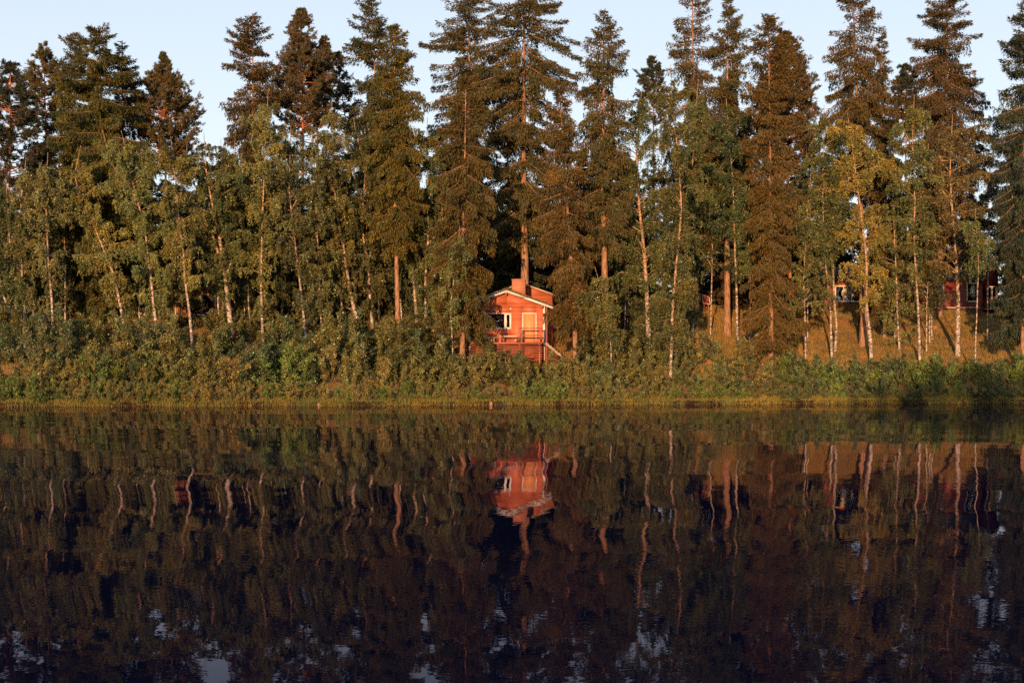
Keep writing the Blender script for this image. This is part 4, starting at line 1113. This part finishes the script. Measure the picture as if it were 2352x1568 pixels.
# ------------------------------------------------------------------ bushes along the bank
def bush_variants(n=9):
    out = []
    for v in range(n):
        rng = rngen()
        ns = 15
        az = rng.random(ns) * 6.28; ln = rng.uniform(0.75, 1.08, ns); el = np.arccos(rng.uniform(0.05, 1.0, ns))
        S = np.linspace(0, 1, 6); BP = []
        for s in S:
            r = ln * (np.sin(el) * (s ** 0.8)) ; z = 1.6 * ln * (np.cos(el) * s * 0.9 + 0.12 * s)
            BP.append(np.stack([np.cos(az) * r, np.sin(az) * r, z], -1) + rng.normal(0, .03, (ns, 3)) * s)
        BP = np.stack(BP, 1)
        stems = tubes(BP, np.tile(np.linspace(.018, .004, 6), (ns, 1)), 4)
        m = 9
        k = np.repeat(np.arange(ns), m); M = len(k)
        s = 0.18 + 0.82 * rng.random(M) ** 0.75
        i = np.minimum((s * 5).astype(int), 4); f = s * 5 - i
        st = BP[k, i] * (1 - f)[:, None] + BP[k, i + 1] * f[:, None]
        tw = norm(norm(st - np.array([0, 0, .3])) + rng.normal(0, .6, (M, 3))) * rng.uniform(.10, .28, M)[:, None]
        per = 56
        kk = np.repeat(np.arange(M), per); MM = len(kk)
        u = rng.random(MM)
        c = st[kk] + tw[kk] * u[:, None] + rng.normal(0, 1, (MM, 3)) * (rng.uniform(.02, .05, M)[kk] * (.5 + u))[:, None]
        c[:, 2] = np.maximum(c[:, 2], 0.01)
        A = norm(rng.normal(size=(MM, 3)) + np.array([0, 0, .1]))
        l = rng.uniform(.04, .075, MM); wd = l * rng.uniform(.30, .45, MM)
        lf = blades(c, A * l[:, None], perp(A, rng) * wd[:, None], .5)
        rnd = np.clip(.5 * rng.random(M)[kk] + .5 * rng.random(MM), 0, 1)
        out.append((stems, lf, rnd))
    return out
BV = bush_variants()
bproto = {}
LAND = [(0, 'the birch with bowed foot'), (75, 'the thin leftmost birches'), (150, 'the freckled straight birch'), (225, 'the dim crossing birch'), (290, 'the strongly bent birch'),
        (362, 'the bright white birch foot'), (440, 'the wavy birch'), (520, 'the thick forked birch'), (600, 'the dark round-topped spruce'), (690, 'the thin brown birch stem'),
        (760, 'the cone-topped pine'), (835, 'the S-shaped white birch'), (905, 'the paired brown trunks'), (975, 'the straight birch by the cabin'), (1060, 'the narrow front spruce'), (1130, 'the cabin window'),
        (1205, 'the cabin door'), (1290, 'the cabin stairs'), (1385, 'the thick trunk beyond the cabin'), (1480, 'the big weeping birch foot'), (1545, 'the high drooping birch'), (1600, 'the clean white birch stem'),
        (1680, 'the long clean brown trunk'), (1770, 'the long narrow spruce'), (1850, 'the bare slope by the narrow spruce'), (1915, 'the pair of white birches'), (2000, 'the yellow-green birch'), (2060, 'the low leafy birch'),
        (2112, 'the very straight slender birch'), (2200, 'the stout white-footed birch'), (2275, 'the open grass before the porch'), (2345, 'the birch at the right edge')]
used_labels = {}
def shrub(u, t, w, h, col, kind):
    D = float(shore((u - CX) * 90 / FU)) + t
    x = (u - CX) * D / FU
    D = float(shore(x)) + t; x = (u - CX) * D / FU
    j = min(range(len(LAND)), key=lambda i: abs(LAND[i][0] - u))
    row = {0: 'by the water', 1: 'mid bank', 2: 'up the bank', 3: 'atop the bank'}[kind]
    look = 'yellow-olive' if col[0] > col[1] * 1.05 else ('fresh green' if col[1] > col[0] * 1.15 and col[1] > .09 else ('dark green' if col[1] < .075 else 'olive green'))
    size = {0: 'low', 1: 'rounded', 2: 'tall', 3: 'shaded'}[kind]
    side = 'left of' if u < LAND[j][0] - 14 else ('right of' if u > LAND[j][0] + 14 else 'below')
    lab = f'{size} {look} shrub {row} {side} {LAND[j][1]}'
    if lab in used_labels: return None
    used_labels[lab] = 1
    v = rb.randrange(len(BV))
    loc = (x, D, float(gz(x, D)) - 0.05)
    if v not in bproto:
        stems, lf, rnd = BV[v]
        r = empty('bank_shrub', loc)
        a = build('stem', *stems, M_STEM, r); b = build('foliage', *lf, M_BUSH, r, rnd=rnd)
        bproto[v] = (r, a, b)
    else:
        r0_, a0, b0 = bproto[v]
        r = r0_.copy(); COL.objects.link(r)
        a = a0.copy(); COL.objects.link(a); a.parent = r
        b = b0.copy(); COL.objects.link(b); b.parent = r
    b.color = (*col, 1)
    r.location = loc; r.rotation_euler = (0, 0, rb.random() * 6.28); r.scale = (w, w, (w + h / 1.6) / 2 if h / 1.6 < w else h / 1.6)
    tag(r, lab, 'shrub', 'shrubs along the bank')
    return r
def jit(c, a=.2):
    k = 1 + rb.uniform(-a, a); return tuple(v * k for v in c)
YL = (0.145, 0.125, 0.042); GR = (0.09, 0.125, 0.032); OG = (0.105, 0.105, 0.036); GD = (0.062, 0.082, 0.036)
# back row: tall
u = -20
while u < 1740:
    tall = rb.uniform(2.2, 3.9) if u < 1000 else rb.uniform(1.9, 2.9)
    if 1090 < u < 1345: tall = 0.9
    shrub(u, rb.uniform(5.8, 8.8), max(0.8, tall / 1.9) * rb.uniform(.95, 1.25), tall, jit(rb.choice([OG, GD, OG, (0.085, .088, .04)])), 2); u += rb.uniform(34, 54)
while u < 2390:
    shrub(u, rb.uniform(4.5, 6), rb.uniform(1.1, 1.5), rb.uniform(1.0, 1.5), jit(rb.choice([GD, OG])), 2); u += rb.uniform(36, 50)
u = 10
while u < 1010:
    if not (395 < u < 500): shrub(u, rb.uniform(10.5, 14), rb.uniform(1.4, 1.9), rb.uniform(1.8, 2.6), jit(rb.choice([GD, OG])), 3)
    u += rb.uniform(38, 52)
# middle row
u = -10
while u < 2390:
    c = rb.choice([YL, OG, GR, YL, GD, OG]) if u < 1000 else rb.choice([OG, OG, GD, (0.11, .10, .036)])
    if u > 1780: c = rb.choice([GD, GR, GD])
    h = rb.uniform(1.5, 2.9)
    if 1150 < u < 1340: h = 2.15
    if u > 1340: h = rb.uniform(1.5, 2.7)
    if u > 1700: h = rb.uniform(1.9, 2.7)
    if 1735 < u < 1800: h = 1.2
    shrub(u, rb.uniform(2.8, 4.8), max(.8, h / 1.8) * rb.uniform(.9, 1.2), h, jit(c), 1); u += rb.uniform(29, 44)
# front row
u = 0
while u < 2390:
    c = rb.choice([GR, GR, OG, YL]) if u < 1050 else rb.choice([GR, OG, OG])
    if u > 1780: c = rb.choice([GD, GR, GD])
    if True:
        shrub(u, rb.uniform(0.3, 0.8), rb.uniform(0.6, 1.0), rb.uniform(0.9, 1.6) if u > 300 else rb.uniform(1.1, 1.9), jit(c), 0)
    u += rb.uniform(25, 38)

# young spruces among the bushes
YS = [(955, 715, 818, 46, 93, 'young spruce with layered boughs below the straight upright birch'), (1342, 770, 848, 34, 93, 'young spruce sapling right of the cabin stairs'),
      (640, 760, 830, 40, 94, 'dark young spruce in the bushes under the round-topped spruce'), (1020, 790, 860, 40, 91.5, 'small spruce left of the deck below the narrow front spruce'), (1160, 800, 868, 36, 91, 'small spruce in the bushes below the cabin deck'),
      (752, 770, 850, 34, 93, 'young spruce in the bushes between the two white birches')]
for x, y, yb, hw, D, lab in YS:
    spruce((x, y), (x, yb), [(y, 2), ((y + yb) / 2, hw * .7), (yb, hw)], lab, (0.07, 0.078, 0.03), D=D, cb=yb + 18, r0=0.04, dens=2.2, hang=.5, size=.7, name='young_spruce')

# ------------------------------------------------------------------ grass: the strip at the waterline and the slope
def grass(name, n, xr, tr, hr, mat, seed, dens=None, col=None):
    rng = np.random.default_rng(seed)
    x = rng.uniform(*xr, n); t = tr[0] + (tr[1] - tr[0]) * rng.random(n) ** 1.3
    y = shore(x) + t
    if dens is not None:
        k = dens(x, y, rng); x, y = x[k], y[k]; n = len(x)
    z = gz(x, y)
    hh = rng.uniform(*hr, n) * (0.75 + 0.35 * np.sin(x * 1.3) * np.sin(x * .37 + 1) + 0.3 * np.sin(x * 4.1 + y) * np.sin(x * 2.7))
    A = np.stack([rng.normal(0, .28, n) * hh, rng.normal(0, .28, n) * hh - .15 * hh, hh], -1)
    Sd = np.stack([rng.uniform(.008, .02, n), rng.normal(0, .005, n), 0 * x], -1)
    V, F = blades(np.stack([x, y, z - .02], -1), A, Sd, .3)
    o = build(name, V, F, mat, rnd=rng.random(n), color=col)
    return o
M_GRASS = foliage_mat('grass_blades', .3, .6, .5, 1.5, .3, .2)
o = grass('shore_grass', 80000, (-45, 45), (-0.02, 0.9), (.06, .34), M_GRASS, 11, lambda x, y, r: (np.sin(x * .9) + np.sin(x * 2.3 + 1) + r.normal(0, 1, len(x)) > -1.2), (0.20, 0.185, 0.052))
tag(o, 'yellow grass along the waterline', 'grass', kind='stuff')
o = grass('slope_grass', 240000, (-42, 45), (5, 32), (.10, .36), M_GRASS, 12, lambda x, y, r: (x > 3) | (r.random(len(x)) < .35), (0.30, 0.205, 0.065))
tag(o, 'dry grass and leaf litter on the slope', 'grass', kind='stuff')

# ------------------------------------------------------------------ stumps, stones
def stump(u, y, w, h, lab):
    D = hit(u, y) if y < 900 else float(shore((u - CX) * 87 / FU)) + .05
    x = (u - CX) * D / FU
    z = float(gz(x, D)) if y < 900 else -0.03
    r = empty('tree_stump', (x, D, z), lab, 'stump')
    rng = rngen()
    MB().tube([(0, 0, -.15), (0, 0, .0), (.01, 0, h * .6), (.02, 0, h)], [w * 1.3, w * 1.12, w, w * .97], 9).build('bark', M_BARK, r)
    MB().tube([(.02, 0, h + .002), (.02, 0, h + .02), (.02, 0, h + .022)], [w * .93, w * .9, .001], 9).build('cut_face', M_STUMP, r)
stump(1127, 931, .10, .22, 'short pale stump standing at the waterline below the cabin')
stump(731, 932, .09, .16, 'small broken stump at the waterline below the cone-topped pine')
stump(2147, 818 / 1.0884 + 4, .17, .22, 'pale cut stump on the grass slope below the flared spruce foot')

# trees on the near bank behind the camera, whose long shade falls on the right of the far bank
rs = random.Random(9)
for i in range(14):
    t = bg_tree(0.5 + 1.45 * i, -32 + rs.uniform(-2, 2), 12.0 + rs.uniform(-.6, .7) - max(0, 5 - i) * .5, i % 5, DK)
    t.location.z = 1.5; t['label'] = 'spruce on the near bank of the lake'; t['group'] = 'spruces on the near bank'
